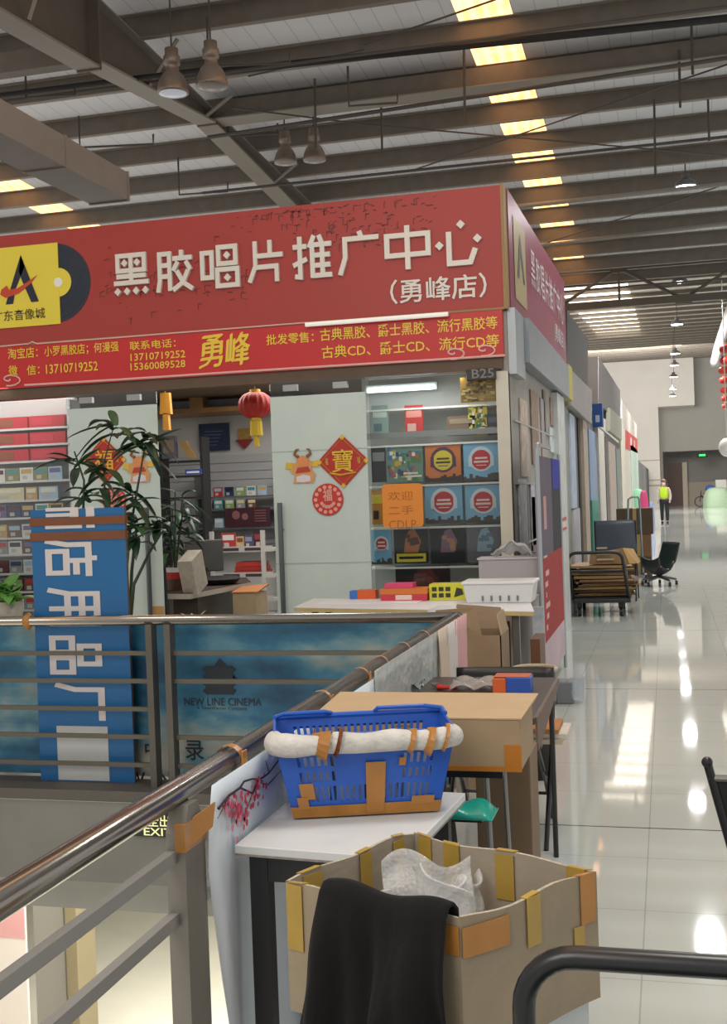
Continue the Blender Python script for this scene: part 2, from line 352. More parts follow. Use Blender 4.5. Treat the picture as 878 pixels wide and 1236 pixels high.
# far end of the hall
wallw = mat('#d9d4cd', .7, var=.03, scale=1); wallg = mat('#a5a19b', .7, var=.03, scale=1); walld = mat('#8a8783', .7)
S('wall_far', MB().box(-12, -.22, 87, 87.4, 0, 11.3).box(-.22, 12, 87, 87.4, 3.95, 11.3).box(4.6, 12, 87, 87.4, 0, 3.95), wallg)
S('wall_alcove', MB().box(-.3, 5, 90.5, 90.7, 0, 4.2).box(-.4, -.2, 87.3, 90.6, 0, 4.2, 1).box(-.3, 5, 87.4, 90.6, 4., 4.2, 1), [walld, wallg])
S('trim_4', MB().box(-.2, 5, 90.4, 90.5, 0, 1.7), mat('#a3988a', .6))
S('wall_white', MB().box(-14, -.42, 84.5, 87, 0, 7.05).box(-14, 2.05, 84.5, 87, 7.05, 11.0), wallw)
S('trim_5', MB().box(-14, -.41, 84.45, 84.5, 3.3, 3.36).box(-14, -.41, 84.45, 84.5, 1.5, 1.62).box(-14, -.41, 84.45, 84.5, 1.9, 1.98), mat('#b3a295', .6))
S('door_1', MB().box(.1, 1.15, 89.9, 90.3, 0, 3.2), mat('#4a2d22', .5))
S('door_2', MB().box(1.15, 1.5, 89.9, 90.2, 0, 3.2), mat('#b9ad9c', .5))
t = thing('exit_sign', 'small green lit exit sign hanging in the far grey doorway', 'exit sign', (2.5, 87.1, 3.5))
MB().box(2.15, 2.9, 87.0, 87.1, 3.46, 3.74).tube([(2.5, 87.05, 3.74), (2.5, 87.05, 4.0)], .02, 6).build('casing', dark, t)
MB().box(2.3, 2.75, 86.98, 87.0, 3.53, 3.67).build('lit_panel', mat('#35d070', .5, emit=1.2), t)
# ================================================================ the record shop
SY = 9.057; K = .0072
def fs(x, y, Y=SY): return at('Y', x, y, Y)
white = mat('#e6e6e0', .5); cream = mat('#cfc9b8', .5, var=.06, scale=6); steel = mat('#9a9a98', .3, .7)
red = mat('#a3332b', .45, var=.05, scale=1.2); red2 = mat('#c0201f', .4, var=.06, scale=2); yel = mat('#e3cf3f', .45); gold = mat('#d8b23a', .35, .3)
blk = mat('#15161a', .35); navy = mat('#1d2533', .3); wood = mat('#7d5a36', .55, var=.2, scale=9); darkw = mat('#33241c', .5, var=.2, scale=7)
amber = mat('#b98d55', .5); orange = mat('#d8792a', .6)
S('wall_shop_back', MB().box(-10, -1.2, 13.0, 13.1, 0, 2.9), mat('#c9c7c2', .6))
S('wall_shop_left', MB().box(-10.1, -10, 9.06, 13.1, 0, 2.9), white)
S('ceiling_shop', MB().box(-10, -1.2, 9.1, 13.1, 2.72, 2.78), mat('#6a5138', .6, var=.15, scale=4))
S('wall_shop_side', MB().box(-1.22, -1.165, 9.1, 14.4, 0, 2.95), mat('#9a958c', .5, var=.15, scale=3))
S('trim_6', MB().box(-10, -1.2, 9.07, 9.2, 2.50, 2.60), mat('#5c4632', .5, var=.1, scale=6))
S('trim_7', MB().box(-1.26, -1.165, 9.06, 9.16, 0, 2.48), cream)
# slat grooves of the back wall
mb = MB()
for i in range(11): mb.box(-6.5, -2.2, 12.975, 13.0, 1.0+.1*i, 1.092+.1*i)
S('trim_8', mb, mat('#b6b6b6', .55))
area('shop_light', (-3.4, 10.8, 2.65), 2.2, 70, col=(1, .97, .93))
area('shop_light', (-6.2, 9.7, 2.6), 1.4, 32)
area('shop_light', (-1.8, 9.2, 2.48), .5, 5, sy=.08)
# --- main fascia sign
t = thing('shop_sign', 'big red fascia sign with white Chinese lettering, black record and yellow sleeve logo', 'sign', (-4.5, SY, 2.97))
MB().box(-8.2, -1.175, SY, 9.3, 2.972, 3.915).build('sign_board', red, t)
MB().box(-1.175, -1.15, SY-.01, 9.3, 2.96, 3.925).box(-8.2, -1.175, SY-.01, 9.3, 2.955, 2.972).build('frame', mat('#97784a', .5), t)
GL = {'hei': [[(.12, .95), (.88, .95), (.88, .58), (.12, .58), (.12, .95)], [(.32, .77)], [(.68, .77)], [(.5, .98), (.5, .28)], [(.08, .44), (.92, .44)], [(0, .28), (1, .28)], [(.1, .07)], [(.37, .07)], [(.63, .07)], [(.9, .07)]],
      'jiao': [[(.02, 0), (.08, .3), (.08, .93), (.36, .93), (.36, .02)], [(.08, .65), (.36, .65)], [(.08, .38), (.36, .38)], [(.7, 1), (.7, .8)], [(.45, .8), (1, .8)], [(.6, .72), (.46, .5)], [(.82, .72), (.95, .5)], [(.56, .5), (.74, .2), (1., .03)], [(.88, .5), (.72, .2), (.44, .03)]],
      'chang': [[(.04, .25), (.04, .85), (.3, .85), (.3, .25), (.04, .25)], [(.48, .96), (.94, .96), (.94, .56), (.48, .56), (.48, .96)], [(.71, .76)], [(.44, .42), (.98, .42), (.98, .03), (.44, .03), (.44, .42)], [(.71, .22)]],
      'pian': [[(.2, 1), (.2, .4), (.02, .02)], [(.2, .64), (.98, .64)], [(.62, 1), (.62, .64)], [(.2, .37), (.8, .37), (.8, 0)]],
      'tui': [[(.18, 1), (.18, .04), (.04, .06)], [(0, .76), (.36, .76)], [(0, .32), (.36, .46)], [(.56, 1), (.42, .72)], [(.5, .8), (.5, 0)], [(.5, .78), (1, .78)], [(.5, .53), (.96, .53)], [(.5, .29), (.96, .29)], [(.5, .05), (1, .05)], [(.68, 1), (.76, .8)], [(.76, .78), (.76, .05)]],
      'guang': [[(.52, 1), (.58, .82)], [(1, .83), (.16, .83), (.16, .4), (.02, 0)]],
      'zhong': [[(.04, .8), (.96, .8), (.96, .34), (.04, .34), (.04, .8)], [(.5, 1.02), (.5, 0)]],
      'xin': [[(.08, .5)], [(.58, .95)], [(.95, .6)], [(.3, .8), (.3, .07), (.78, .07), (.9, .38)]],
      'dian': [[(.5, 1), (.5, .84)], [(1, .83), (.12, .83), (.12, .4), (.0, -.04)], [(.56, .78), (.56, .4)], [(.56, .58), (.95, .58)], [(.3, .38), (.9, .38), (.9, .02), (.3, .02), (.3, .38)]],
      'yong': [[(.78, .04), (.95, .04), (.95, .95), (.12, .95), (.12, .4), (0, -.04)], [(.12, .65), (.95, .65)], [(.12, .36), (.95, .36)], [(.53, .95), (.53, -.02)]],
      'pin': [[(.25, .95), (.75, .95), (.75, .58), (.25, .58), (.25, .95)], [(.02, .42), (.42, .42), (.42, .02), (.02, .02), (.02, .42)], [(.58, .42), (.98, .42), (.98, .02), (.58, .02), (.58, .42)]],
      'chang2': [[(1, .93), (.14, .93), (.14, .4), (0, 0)]],
      'you': [[(.04, .9), (.96, .9)], [(.1, .68), (.9, .68), (.9, .02), (.1, .02), (.1, .68)], [(.38, .9), (.38, .4)], [(.62, .9), (.62, .4)], [(.1, .24), (.9, .24)]]}
mb = MB()
for g, x0, x1, y1 in [('hei', 140, 184, 357), ('jiao', 192, 236, 354), ('chang', 245, 290, 349), ('pian', 302, 344, 343), ('tui', 356, 401, 338), ('guang', 411, 457, 333), ('zhong', 467, 517, 328), ('xin', 528, 576, 324)]:
    mb.strokes(GL[g], fs(x0, y1), XX, ZZ, (x1-x0)*K, 47*K, .03, .115 if g != 'xin' else .12)
mb.build('title_lettering', mat('#d9d3c9', .35), t)
MB().text('（勇峰店）', fs(472, 368), XX, ZZ, 107*K, 27*K, .012, .012).build('subtitle_lettering', mat('#d9d3c9', .35), t)
# record and sleeve
c = fs(66, 342); mb = MB(); r = 47*K
disc = lambda c, r, y, n=40: [Vector((c.x+r*math.cos(2*math.pi*i/n), y, c.z+r*math.sin(2*math.pi*i/n))) for i in range(n)]
mb.prism(disc(c, r, SY-.004), (0, .003, 0), 0)
for q in range(9): mb.tube(disc(c, r*(.42+.06*q), SY-.005), .0018, 4, 1, closed=True)
c2 = fs(71, 341); mb.prism(disc(c2, 17*K, SY-.010), (0, .003, 0), 2).prism(disc(c2, 5.5*K, SY-.013), (0, .003, 0), 3)
mb.build('record_emblem', [navy, mat('#2b3950', .3), yel, white], t)
a, b, d, e = fs(-30, 301.5), fs(70, 293), fs(73.8, 391), fs(-30, 398)
mb = MB().prism([Vector((p.x, SY-.012, p.z)) for p in (Vector((a.x, 0, b.z)), b, Vector((b.x, 0, d.z)), Vector((a.x, 0, d.z)))], (0, .008, 0), 0)
P = lambda x, y, dy=-.016: Vector((fs(x, y).x, SY+dy, fs(x, y).z))
mb.quad([P(26, 308), P(31, 322), P(20, 349), P(17, 367), P(8, 368)], 1).quad([P(26, 308), P(48, 364), P(39, 365), P(28, 340), P(24, 328)], 1)
mb.quad([P(1.5, 356, -.018), P(3, 350, -.018), P(9.5, 345, -.018), P(12, 350, -.018), P(22, 348.5, -.018), P(34, 341, -.018), P(46.5, 332, -.018), P(38, 343, -.018), P(23, 355, -.018), P(8, 360, -.018)], 2)
mb.text('广东音像城', fs(-7, 389.5) + Vector((0, -.012, 0)), XX, ZZ, 70*K, 13*K, .004, .006, 3)
mb.build('sleeve_emblem', [yel, mat('#14182e', .4), mat('#c23f22', .4), mat('#4a3a18', .5)], t)
mb = MB(); rnd = random.Random(3)
for k in range(230):
    if k < 150: x, y = rnd.gauss(400, 60), rnd.gauss(262, 18)
    else: x, y = rnd.uniform(118, 300), rnd.gauss(338, 18)
    if not 112 < x < 590: continue
    y = max(y, 285-.1036*x+8); y = min(y, 400-.077*x)
    L_ = rnd.uniform(1.5, 7); s = rnd.uniform(-.5, .9); q = P(x, y, -.003); u = Vector((1, 0, s*.6)).normalized()*(L_*K); v = Vector((0, 0, 1))*K*rnd.uniform(.5, 1.3)
    mb.quad([q, q+u, q+u+v, q+v])
    if k % 3 == 0: mb.quad([q, q+XX*K*.7, q+XX*K*.7-ZZ*K*6, q-ZZ*K*6])
mb.build('printed_notes', mat('#5f1f1d', .5), t, kind='stuff')
# --- lower banner
t = thing('shop_banner', 'long red banner with yellow phone numbers and genres under the big red sign', 'banner', (-4.5, SY-.01, 2.6))
MB().box(-8.2, -1.19, SY-.012, SY+.05, 2.59, 2.952).build('banner_sheet', red2, t)
mb = MB(); F2 = lambda x, y: fs(x, y, SY-.012)
for s, x, y, w_, h_ in [('淘宝店：', 10, 434, 40, 13), ('小罗黑胶店；何漫强', 54, 431.5, 97, 13), ('微', 11, 454, 12, 12.5), ('信：', 33, 453, 17, 12), ('13710719252', 56, 451.5, 68, 11), ('联系电话：', 157, 423, 58, 10), ('13710719252', 158, 436, 69, 8.5), ('15360089528', 158, 447.5, 69, 8.5),
                        ('批发零售：', 322, 417, 56, 12), ('古典黑胶、爵士黑胶、流行黑胶等', 387, 412, 199, 14), ('古典CD、爵士CD、流行CD等', 389, 433, 199, 14), ]:
    MB().text(s, F2(x, y), XX, ZZ, w_*K, h_*K, .004, .008).build('lettering', mat('#e8c63a', .4), t)
for ch, x, y in (('勇', 240, 446), ('峰', 272, 443)): MB().text(ch, F2(x, y), XX+ZZ*.06, ZZ+XX*.1, 28*K, 37*K, .005, .0).text(ch, F2(x+1, y-.5), XX+ZZ*.06, ZZ+XX*.1, 28*K, 37*K, .0055, .0).text(ch, F2(x+1.6, y-1.2), XX+ZZ*.06, ZZ+XX*.1, 28*K, 37*K, .006, .0).build('large_lettering', mat('#e8c63a', .4), t)
mb = MB()
def scroll(x, y, sx):
    pts = [F2(x+sx*q*math.cos(q*.55)*1.1, y-2+q*math.sin(q*.55)*.55)-Vector((0, .006, 0)) for q in [i*.7 for i in range(22)]]
    mb.tube(pts, .007, 5)
mb.tube([F2(x, y)-Vector((0, .004, 0)) for x, y in [(-40, 421), (0, 418.5), (35, 415), (39, 412.5), (45, 415), (150, 407), (370, 389.5)]], .006, 5)
mb.tube([F2(x, y)-Vector((0, .004, 0)) for x, y in [(30, 465), (140, 458.5), (300, 448), (430, 440), (530, 434), (610, 429)]], .009, 5)
scroll(12, 460, 1); scroll(548, 428, 1); scroll(585, 424, 1)
mb.build('scroll_border', mat('#e6b5ae', .5), t)
t = thing('sign_lamp', 'thin white fluorescent tube lamp under the right end of the big red sign', 'lamp', (-2.2, 9.0, 2.97))
a, b = fs(369, 392, 9.0), fs(541, 379, 9.0)
MB().tube([a, b], .018, 8).build('tube', mat('#e9e6de', .3, emit=.35), t); MB().box(a.x, b.x, 9.01, 9.06, a.z-.006, a.z+.02).build('batten', white, t)
# --- glass panels and doors
glz = glass('#eceeee', .05, 'shop_glass')
S('window_4', MB().box(-8, -4.95, 9.1, 9.11, .05, 2.48), glz)
S('window_5', MB().box(-2.29, -1.27, 9.1, 9.11, .05, 2.48), glz)
frost = mat('#c3d0ca', .35, var=.04, scale=4)
def door(x0, x1, hx, label):
    t = thing('glass_door', label, 'door', ((x0+x1)/2, 9.03, 0))
    MB().box(x0, x1, 9.02, 9.035, .02, 2.38).build('frosted_panel', frost, t, bevel=.003)
    MB().box(x0, x1, 9.022, 9.033, 2.38, 2.5).build('clear_top', glz, t)
    MB().box(x0+.12, x0+.24, 9.0, 9.04, 2.42, 2.47).box(x1-.26, x1-.14, 9.0, 9.04, 2.42, 2.47).build('clamp', steel, t)
    mb = MB().tube([(hx, 8.96, .35), (hx, 8.96, 1.52)], .022, 8)
    for z in (.55, 1.3): mb.tube([(hx, 8.96, z), (hx, 9.03, z)], .012, 6)
    mb.build('handle', mat('#6c6e72', .3, .8), t)
    return t
dl = door(-4.92, -4.1, -4.2, 'frosted glass door with red stickers, left, behind the bamboo plant')
dr = door(-3.1, -2.3, -3.03, 'frosted pale green glass door with gold diamond sticker right of the lantern')
for dx in (.0,): MB().box(-3.1, -2.3, 9.016, 9.02, 1.02, 1.028).box(-3.1, -2.3, 9.016, 9.02, 1.93, 1.936).build('film_seam', mat('#a9b5b0', .4), dr)
MB().box(-4.21, -4.1, 9.014, 9.02, .62, .69).build('tape_patch', amber, dl)
def diamond(cx, cy, r, glyph, label, Y=9.012):
    t = thing('diamond_sticker', label, 'sticker', fs(cx, cy, Y)); c = fs(cx, cy, Y)
    D = lambda k, dy: [c+Vector((k, dy, 0)), c+Vector((0, dy, k)), c+Vector((-k, dy, 0)), c+Vector((0, dy, -k))]
    MB().prism(D(r, -.002), (0, .006, 0)).build('card', mat('#b3271f', .5, var=.15, scale=30), t)
    m = MB()
    for k in range(4):
        p = D(r*.9, -.005)[k]; m.prism([p+Vector((a*.022, 0, b*.022)) for a, b in ((1, 0), (0, 1), (-1, 0), (0, -1))], (0, .002, 0))
    q = D(r*.86, -.004); m.tube([*q], .003, 4, closed=True)
    m.text(glyph, c+Vector((-r*.42, -.004, -r*.4)), XX, ZZ, r*.84, r*.86, .004, .006)
    m.tube([c+Vector((-r*.5, -.006, -r*.42)), c+Vector((-r*.1, -.006, -r*.5)), c+Vector((r*.5, -.006, -r*.42))], .007, 5)
    for s in (-1, 1): m.text('福', c+Vector((s*r*.62-r*.06, -.004, -r*.1)), XX, ZZ, r*.12, r*.25, .004)
    m.build('gold_lettering', gold, t)
diamond(414, 557, .215, '寶', 'red diamond sticker with gold writing on the pale green right door')
diamond(126, 556, .2, '福', 'red diamond sticker with gold writing behind the bamboo plant leaves', 9.012)
def rnd_sticker(cx, cy, r, label):
    c = fs(cx, cy, 9.012); t = thing('round_sticker', label, 'sticker', c)
    MB().lathe([(0, -.003), (r, -.003), (r, .003), (0, .003)], c, 24, ax='Y').build('card', mat('#c2342d', .5), t)
    m = MB(); m.text('福', c+Vector((-r*.3, -.004, -r*.1)), XX, ZZ, r*.6, r*.75, .003, .02)
    for k in range(14):
        a = 2*math.pi*k/14; m.lathe([(0, -.003), (r*.13, -.003), (r*.13, 0), (0, 0)], c+Vector((r*.78*math.cos(a), -.004, r*.78*math.sin(a))), 6, ax='Y')
    for k in range(6): a = -2.6+.4*k; m.lathe([(0, -.003), (r*.12, -.003), (r*.12, 0), (0, 0)], c+Vector((r*.45*math.cos(a), -.004, r*.45*math.sin(a))), 6, ax='Y')
    m.build('papercut', mat('#e0a08f', .5), t)
rnd_sticker(396, 603, .13, 'round red papercut sticker below the diamond sticker on the right door')
rnd_sticker(138, 604, .11, 'round red papercut sticker low on the left door behind the plant stems')
def ox_sticker(cx, cy, s, label):
    c = fs(cx, cy, 9.012); t = thing('new_year_sticker', label, 'sticker', c); V = lambda x, z, d=0: c+Vector((x*s, -.002-d, z*s))
    m = MB(); o = lambda pts, k, d: m.prism([V(x, z, d) for x, z in pts], (0, .003, 0), k)
    o([(-.75, -1), (.75, -1), (.9, -.4), (.6, 0), (.95, .5), (.5, .55), (.3, .75), (-.3, .75), (-.5, .45), (-1, .35), (-.95, -.2), (-.6, -.4)], 0, 0)
    o([(-.4, .2), (.4, .2), (.45, .7), (0, .95), (-.45, .7)], 1, .003)
    m.tube([V(-.3, .85, .003), V(-.6, 1.05, .003), V(-.45, 1.35, .003), V(-.25, 1.4, .003)], [.014, .012, .009, .004], 6, 2)
    m.tube([V(.3, .85, .003), V(.6, 1.05, .003), V(.5, 1.35, .003), V(.3, 1.4, .003)], [.014, .012, .009, .004], 6, 2)
    o([(-.5, -.9), (0, -.95), (.55, -.88), (.5, -.5), (0, -.4), (-.5, -.55)], 3, .004); o([(-.55, -.3), (.55, -.2), (.4, .15), (-.4, .1)], 4, .004)
    o([(-1.3, .05), (-.8, .0), (-.75, .45), (-1.2, .5)], 5, .002); o([(.7, .15), (1.15, .1), (1.1, .55), (.75, .5)], 5, .002)
    m.build('card', [mat('#cf9a5e', .5), mat('#d98c52', .5), mat('#8c5a30', .5), mat('#d8cdd6', .5), mat('#b43a2c', .5), gold], t)
ox_sticker(366, 566, .115, 'cut-out new year sticker with horned figure left of the gold diamond')
ox_sticker(168, 566, .115, 'cut-out new year sticker on the left door right of its red diamond')
# --- record display in the right-hand window
RY = 9.42
t = thing('record_shelf', 'white display shelving for vinyl records behind the right shop window', 'shelf', (-1.75, RY, 0))
for y in (492, 536, 585, 636, 684): z = fs(520, y, RY).z; MB().box(-2.42, -1.24, RY-.03, RY+.28, z-.012, z+.004).build('shelf_board', white, t)
MB().box(-2.5, -1.24, RY+.28, RY+.3, .3, 2.6).build('back_panel', mat('#cfd3d2', .6), t)
MB().box(-1.28, -1.24, RY-.02, RY+.28, .3, 2.5).build('side_panel', cream, t)
MB().box(-2.42, -1.28, RY-.04, RY-.02, fs(500, 528, RY).z, fs(500, 521, RY).z).build('rail', steel, t)
def cov(px0, px1, py_b, label, style, pal, group='records in the window', h=None, Y=RY, cat='record', name='record_sleeve'):
    a, b = at('Y', px0, py_b, Y-.025), at('Y', px1, py_b, Y-.025); w_ = b.x-a.x; h_ = h or w_; z = a.z+.004
    m = MB().box(a.x+.004, b.x-.004, Y-.022, Y-.008, z, z+h_); yf = Y-.0235
    Q = lambda x0, z0, x1, z1, k, d=0: m.quad([(a.x+x0*w_, yf-d, z+z0*h_), (a.x+x1*w_, yf-d, z+z0*h_), (a.x+x1*w_, yf-d, z+z1*h_), (a.x+x0*w_, yf-d, z+z1*h_)], k)
    C2 = lambda cx, cz, r, k, d: m.quad([(a.x+cx*w_+r*w_*math.cos(i*.2618), yf-d, z+cz*h_+r*w_*math.sin(i*.2618)) for i in range(24)], k)
    r_ = random.Random(hash(label) % 999 if False else sum(map(ord, label)))
    if style == 'head':
        C2(.5, .58, .34, 1, .0006); C2(.5, .56, .27, 2, .0012)
        Q(.15, .38, .25, .65, 1, .0016); Q(.75, .38, .85, .65, 1, .0016)
        Q(.33, .58, .67, .63, 3, .002); Q(.3, .48, .7, .53, 3, .002); Q(.36, .4, .64, .42, 3, .002)
        for i in range(12): Q(i/12, 0, (i+1)/12, .06+.14*r_.random(), 4, .0008)
    elif style == 'paint':
        for i in range(60):
            x, y_ = r_.random()*.85, r_.random()*.85; Q(x, y_, x+.05+.1*r_.random(), y_+.05+.1*r_.random(), 1+r_.randrange(len(pal)-1), .0004+i*.00003)
        Q(.5, .12, .95, .17, len(pal)-1, .004); Q(.5, .2, .85, .25, len(pal)-1, .004)
    elif style == 'fig':
        m.quad([(a.x+x*w_, yf-.001, z+y_*h_) for x, y_ in ((.3, .3), (.7, .3), (.8, .6), (.62, .95), (.45, .9), (.35, .7))], 1)
        for i in range(6): x, y_ = .3+.3*r_.random(), .3+.4*r_.random(); Q(x, y_, x+.15, y_+.1, 2, .0015+.0001*i)
        if len(pal) > 3: Q(.08, .04, .92, .27, 3, .001); Q(.15, .12, .85, .19, 0, .0015)
    elif style == 'plain':
        if len(pal) > 1: Q(.1, .6, .9, .85, 1, .0006)
        if len(pal) > 2: Q(.15, .15, .6, .4, 2, .0006)
    return m.build(name, [mat(c_, .35) for c_ in pal], label=label, cat=cat, group=group)
BLUE = ['#7fb4d6', '#cfe0e6', '#c23038', '#f0d9d2', '#4a4236']; ORG = ['#d0793f', '#5c3350', '#dfc93c', '#4a3a20', '#3a2a20']
PNT = ['#6d8f7d', '#3c6ea5', '#c9a93c', '#b0554a', '#4f7f4a', '#2d4a6a', '#e8e4d2']
zt = 583
cov(449, 467, 583, 'dark record sleeve at the left end of the upper record row', 'plain', ['#26262a', '#8a8a8a'], h=.29)
cov(468, 512, 583, 'record sleeve with colourful painted pattern in the upper record row', 'paint', PNT)
cov(514, 558, 582, 'orange record sleeve with yellow disc and purple headphones, upper row', 'head', ORG)
cov(560, 604, 581, 'blue record sleeve with red disc in the upper record row', 'head', BLUE)
cov(449, 464, 634, 'orange record sleeve half hidden left of the handwritten orange card', 'plain', ['#c98d3c', '#dfc93c', '#3a2a20'], h=.29)
cov(514, 560, 633, 'blue record sleeve with red disc in the middle row beside the orange card', 'head', BLUE)
cov(562, 607, 632, 'blue record sleeve with red disc at the right end of the middle row', 'head', BLUE)
cov(449, 474, 682, 'blue record sleeve with red disc in the lower row, cut off by the door', 'head', BLUE, h=.3)
cov(476, 518, 681, 'black record sleeve with orange figure and yellow strip in the lower row', 'fig', ['#1b191a', '#b96f3c', '#5a2c1c', '#dccb3c'], h=.3)
cov(520, 562, 681, 'black record sleeve with tall collage figure in the lower row', 'fig', ['#18181b', '#7d5f73', '#b07a5a'], h=.3)
cov(564, 606, 680, 'grey record sleeve with pale blue figure in the lower row', 'fig', ['#6c6a70', '#8fa9b8', '#5d7f95'], h=.3)
cov(478, 545, 722, 'dark record sleeve lying low behind the table boxes in the window', 'fig', ['#1d1a1b', '#5a2a22', '#77403a'], h=.26)
cov(489, 512, 527, 'small red print with pale writing on the top window shelf', 'plain', ['#c23a35', '#e0938a', '#d9b0a5'], h=.25, cat='print', name='red_print')
cov(540, 575, 527, 'brown folded sleeve leaning on the top window shelf', 'plain', ['#7d6a58', '#a08d78'], h=.16)
cov(566, 590, 527, 'yellow and green sleeve on the top window shelf at right', 'paint', ['#c9b23c', '#4f7f4a', '#d9c95c', '#2d6a4a', '#8a4a3a', '#e8e4d2'], h=.26)
cov(588, 605, 526, 'dark toy box at right end of the top window shelf', 'plain', ['#3a3a46', '#5c5c6c', '#7a6a8a'], h=.17, cat='box', name='toy_box')
cov(449, 470, 527, 'stack of clear cases at left end of the top window shelf', 'plain', ['#8fa9a4', '#c7d6d2', '#5f7a80'], h=.25, cat='case', name='clear_case')
cov(556, 600, 487, 'gold ornate paper print hanging below the stall number plate', 'paint', ['#b08a3a', '#d9bd6a', '#7d5a20', '#e6cf86', '#94702c', '#5c4418', '#c9a64c'], h=.2, Y=9.22, cat='print', name='gold_print')
t = thing('number_plate', 'dark stall number plate reading B25 at the window top right', 'sign', fs(582, 452, 9.0))
a, b = fs(564, 460, 9.02), fs(599, 444, 9.02)
MB().box(a.x, b.x, 9.0, 9.03, a.z, b.z).build('plate', mat('#1d1a18', .4), t, bevel=.004)
MB().text('B25', fs(570, 457, 8.999), XX, ZZ, 24*K, 10*K, .002, .01).build('lettering', mat('#77726a', .4), t)
# handwritten card taped to the glass
t = thing('handwritten_card', 'orange handwritten card with rounded corners taped to the shop window', 'card', fs(486, 637, 9.08)); a, b = fs(463, 637, 9.08), fs(510, 583, 9.08)
rc = []
for cx, cz, a0 in ((b.x-.03, b.z-.03, 0), (a.x+.03, b.z-.03, 90), (a.x+.03, a.z+.03, 180), (b.x-.03, a.z+.03, 270)):
    rc += [Vector((cx+.03*math.cos(math.radians(a0+q)), 9.075, cz+.03*math.sin(math.radians(a0+q)))) for q in (0, 30, 60, 90)]
MB().prism(rc, (0, .006, 0)).build('card', mat('#e08a2e', .5), t)
mb = MB()
for row, (s, wd) in enumerate((('欢迎', .2), ('二手', .2), ('CDLP', .22))): mb.text(s, (a.x+.05, 9.075, b.z-.13-.115*row), XX, ZZ, wd, .07, .003, -.012)
mb.build('handwriting', mat('#a55f1e', .6), t)
# shop tube lamp inside the window
t = thing('fluorescent_lamp', 'lit white fluorescent lamp at the top of the right shop window', 'lamp', (-2, 9.62, 2.45))
MB().tube([(-2.42, 9.6, 2.44), (-1.85, 9.6, 2.44)], .02, 8).build('tube', mat('#e8fbff', .3, emit=5), t); MB().box(-2.44, -1.83, 9.61, 9.66, 2.42, 2.48).build('batten', white, t)
# --- CD racks at the left
def rack(name, label, x0, x1, Y, zs, m, back=True):
    t = thing(name, label, 'shelf', ((x0+x1)/2, Y, 0))
    for z in zs: MB().box(x0, x1, Y-.04, Y+.16, z-.02, z).build('shelf_board', m, t)
    for x in (x0, x1): MB().box(x-.015, x+.015, Y-.03, Y+.18, 0, max(zs)+.25).build('upright', m, t)
    if back: MB().box(x0, x1, Y+.16, Y+.18, 0, max(zs)+.3).build('back_panel', mat('#a7a6a4', .6), t)
    return t
LY = 10.05; rows_px = [516.5, 536.5, 556, 580, 603, 624, 648, 668, 691, 713, 735]
rz = [fs(40, y, LY).z for y in rows_px]
rack('disc_rack', 'long pale rack of discs and cases behind glass at left', -7.2, fs(88, 600, LY).x, LY, rz, mat('#c9c7c4', .5))
CN = [('white', '#d3d1cc'), ('olive', '#8a8250'), ('pale blue', '#9fb9d0'), ('cream', '#cfc39c'), ('navy', '#2d3a5c'), ('brown', '#6a4a3a'), ('grey', '#8a8a8a'), ('maroon', '#5c2a2c'), ('tan', '#c09a5a'), ('black', '#232326'), ('red', '#b03030'), ('green', '#7fa05a'), ('violet', '#6a5a8a'), ('teal', '#4a8a90')]
def disc(x, w_, h_, z, Y, c1, c2, label, group, name='disc_case', cat='disc case'):
    m = MB().box(x, x+w_, Y-.035, Y-.02, z, z+h_); yf = Y-.036
    m.quad([(x+.1*w_, yf, z+.55*h_), (x+.9*w_, yf, z+.55*h_), (x+.9*w_, yf, z+.88*h_), (x+.1*w_, yf, z+.88*h_)], 1)
    m.quad([(x+.2*w_, yf, z+.12*h_), (x+.55*w_, yf, z+.12*h_), (x+.55*w_, yf, z+.4*h_), (x+.2*w_, yf, z+.4*h_)], 2)
    return m.build(name, [mat(c1, .35), mat(c2, .35), mat('#b8b2a8', .4)], label=label, cat=cat, group=group)
rr = random.Random(11)
LROWS = {3: ['white', 'olive', 'white', 'olive', 'pale blue'], 4: ['cream', 'cream', 'cream', 'cream', 'teal'], 5: ['violet', 'navy', 'navy', 'white', 'tan'], 6: ['tan', 'brown', 'white', 'grey', 'white'], 7: ['grey', 'white', 'maroon', 'maroon', 'white'], 8: ['maroon', 'grey', 'white', 'brown', 'grey'], 9: ['grey', 'maroon', 'brown', 'white', 'red'], 10: ['brown', 'white', 'grey', 'maroon', 'brown']}
CD = dict(CN)
xl = fs(0, 600, LY).x-.06
for r_, cols in LROWS.items():
    for i, c in enumerate(cols):
        x = xl+i*.152; z = rz[r_]
        if r_ == 4: continue
        disc(x, .143, .125, z, LY, CD[c], rr.choice(CN)[1], f'{c} disc case, {ORD[i]} from left on the {ORD[r_]} shelf of the left rack', 'disc cases on the left rack')
for i, (c, w_) in enumerate((('cream', .34), ('tan', .12), ('pale blue', .2))):
    disc(xl+(0, .36, .5)[i], w_, .12, rz[4], LY, CD[c], '#d8d0b8', f'{c} boxed set on the fifth shelf of the left rack', 'boxed sets on the left rack', 'boxed_set', 'boxed set')
for k, (x0, x1) in enumerate(((xl, fs(36, 500, LY).x-.01), (fs(36, 500, LY).x+.01, fs(80, 500, LY).x))):
    for r_ in (0, 1, 2):
        z = rz[r_]; m = MB().box(x0, x1, LY-.035, LY+.1, z+.001, z+.11); m.box(x0+.02, x0+.25, LY-.037, LY-.035, z+.02, z+.09, 1)
        m.build('red_album_box', [mat('#b9202c', .4), mat('#8a4a2a' if k == 0 else '#c23040', .4)], label=f'red album box, {("left", "right")[k]} one on the {ORD[r_]} shelf from the top of the left rack', cat='box', group='red boxes on the left rack')
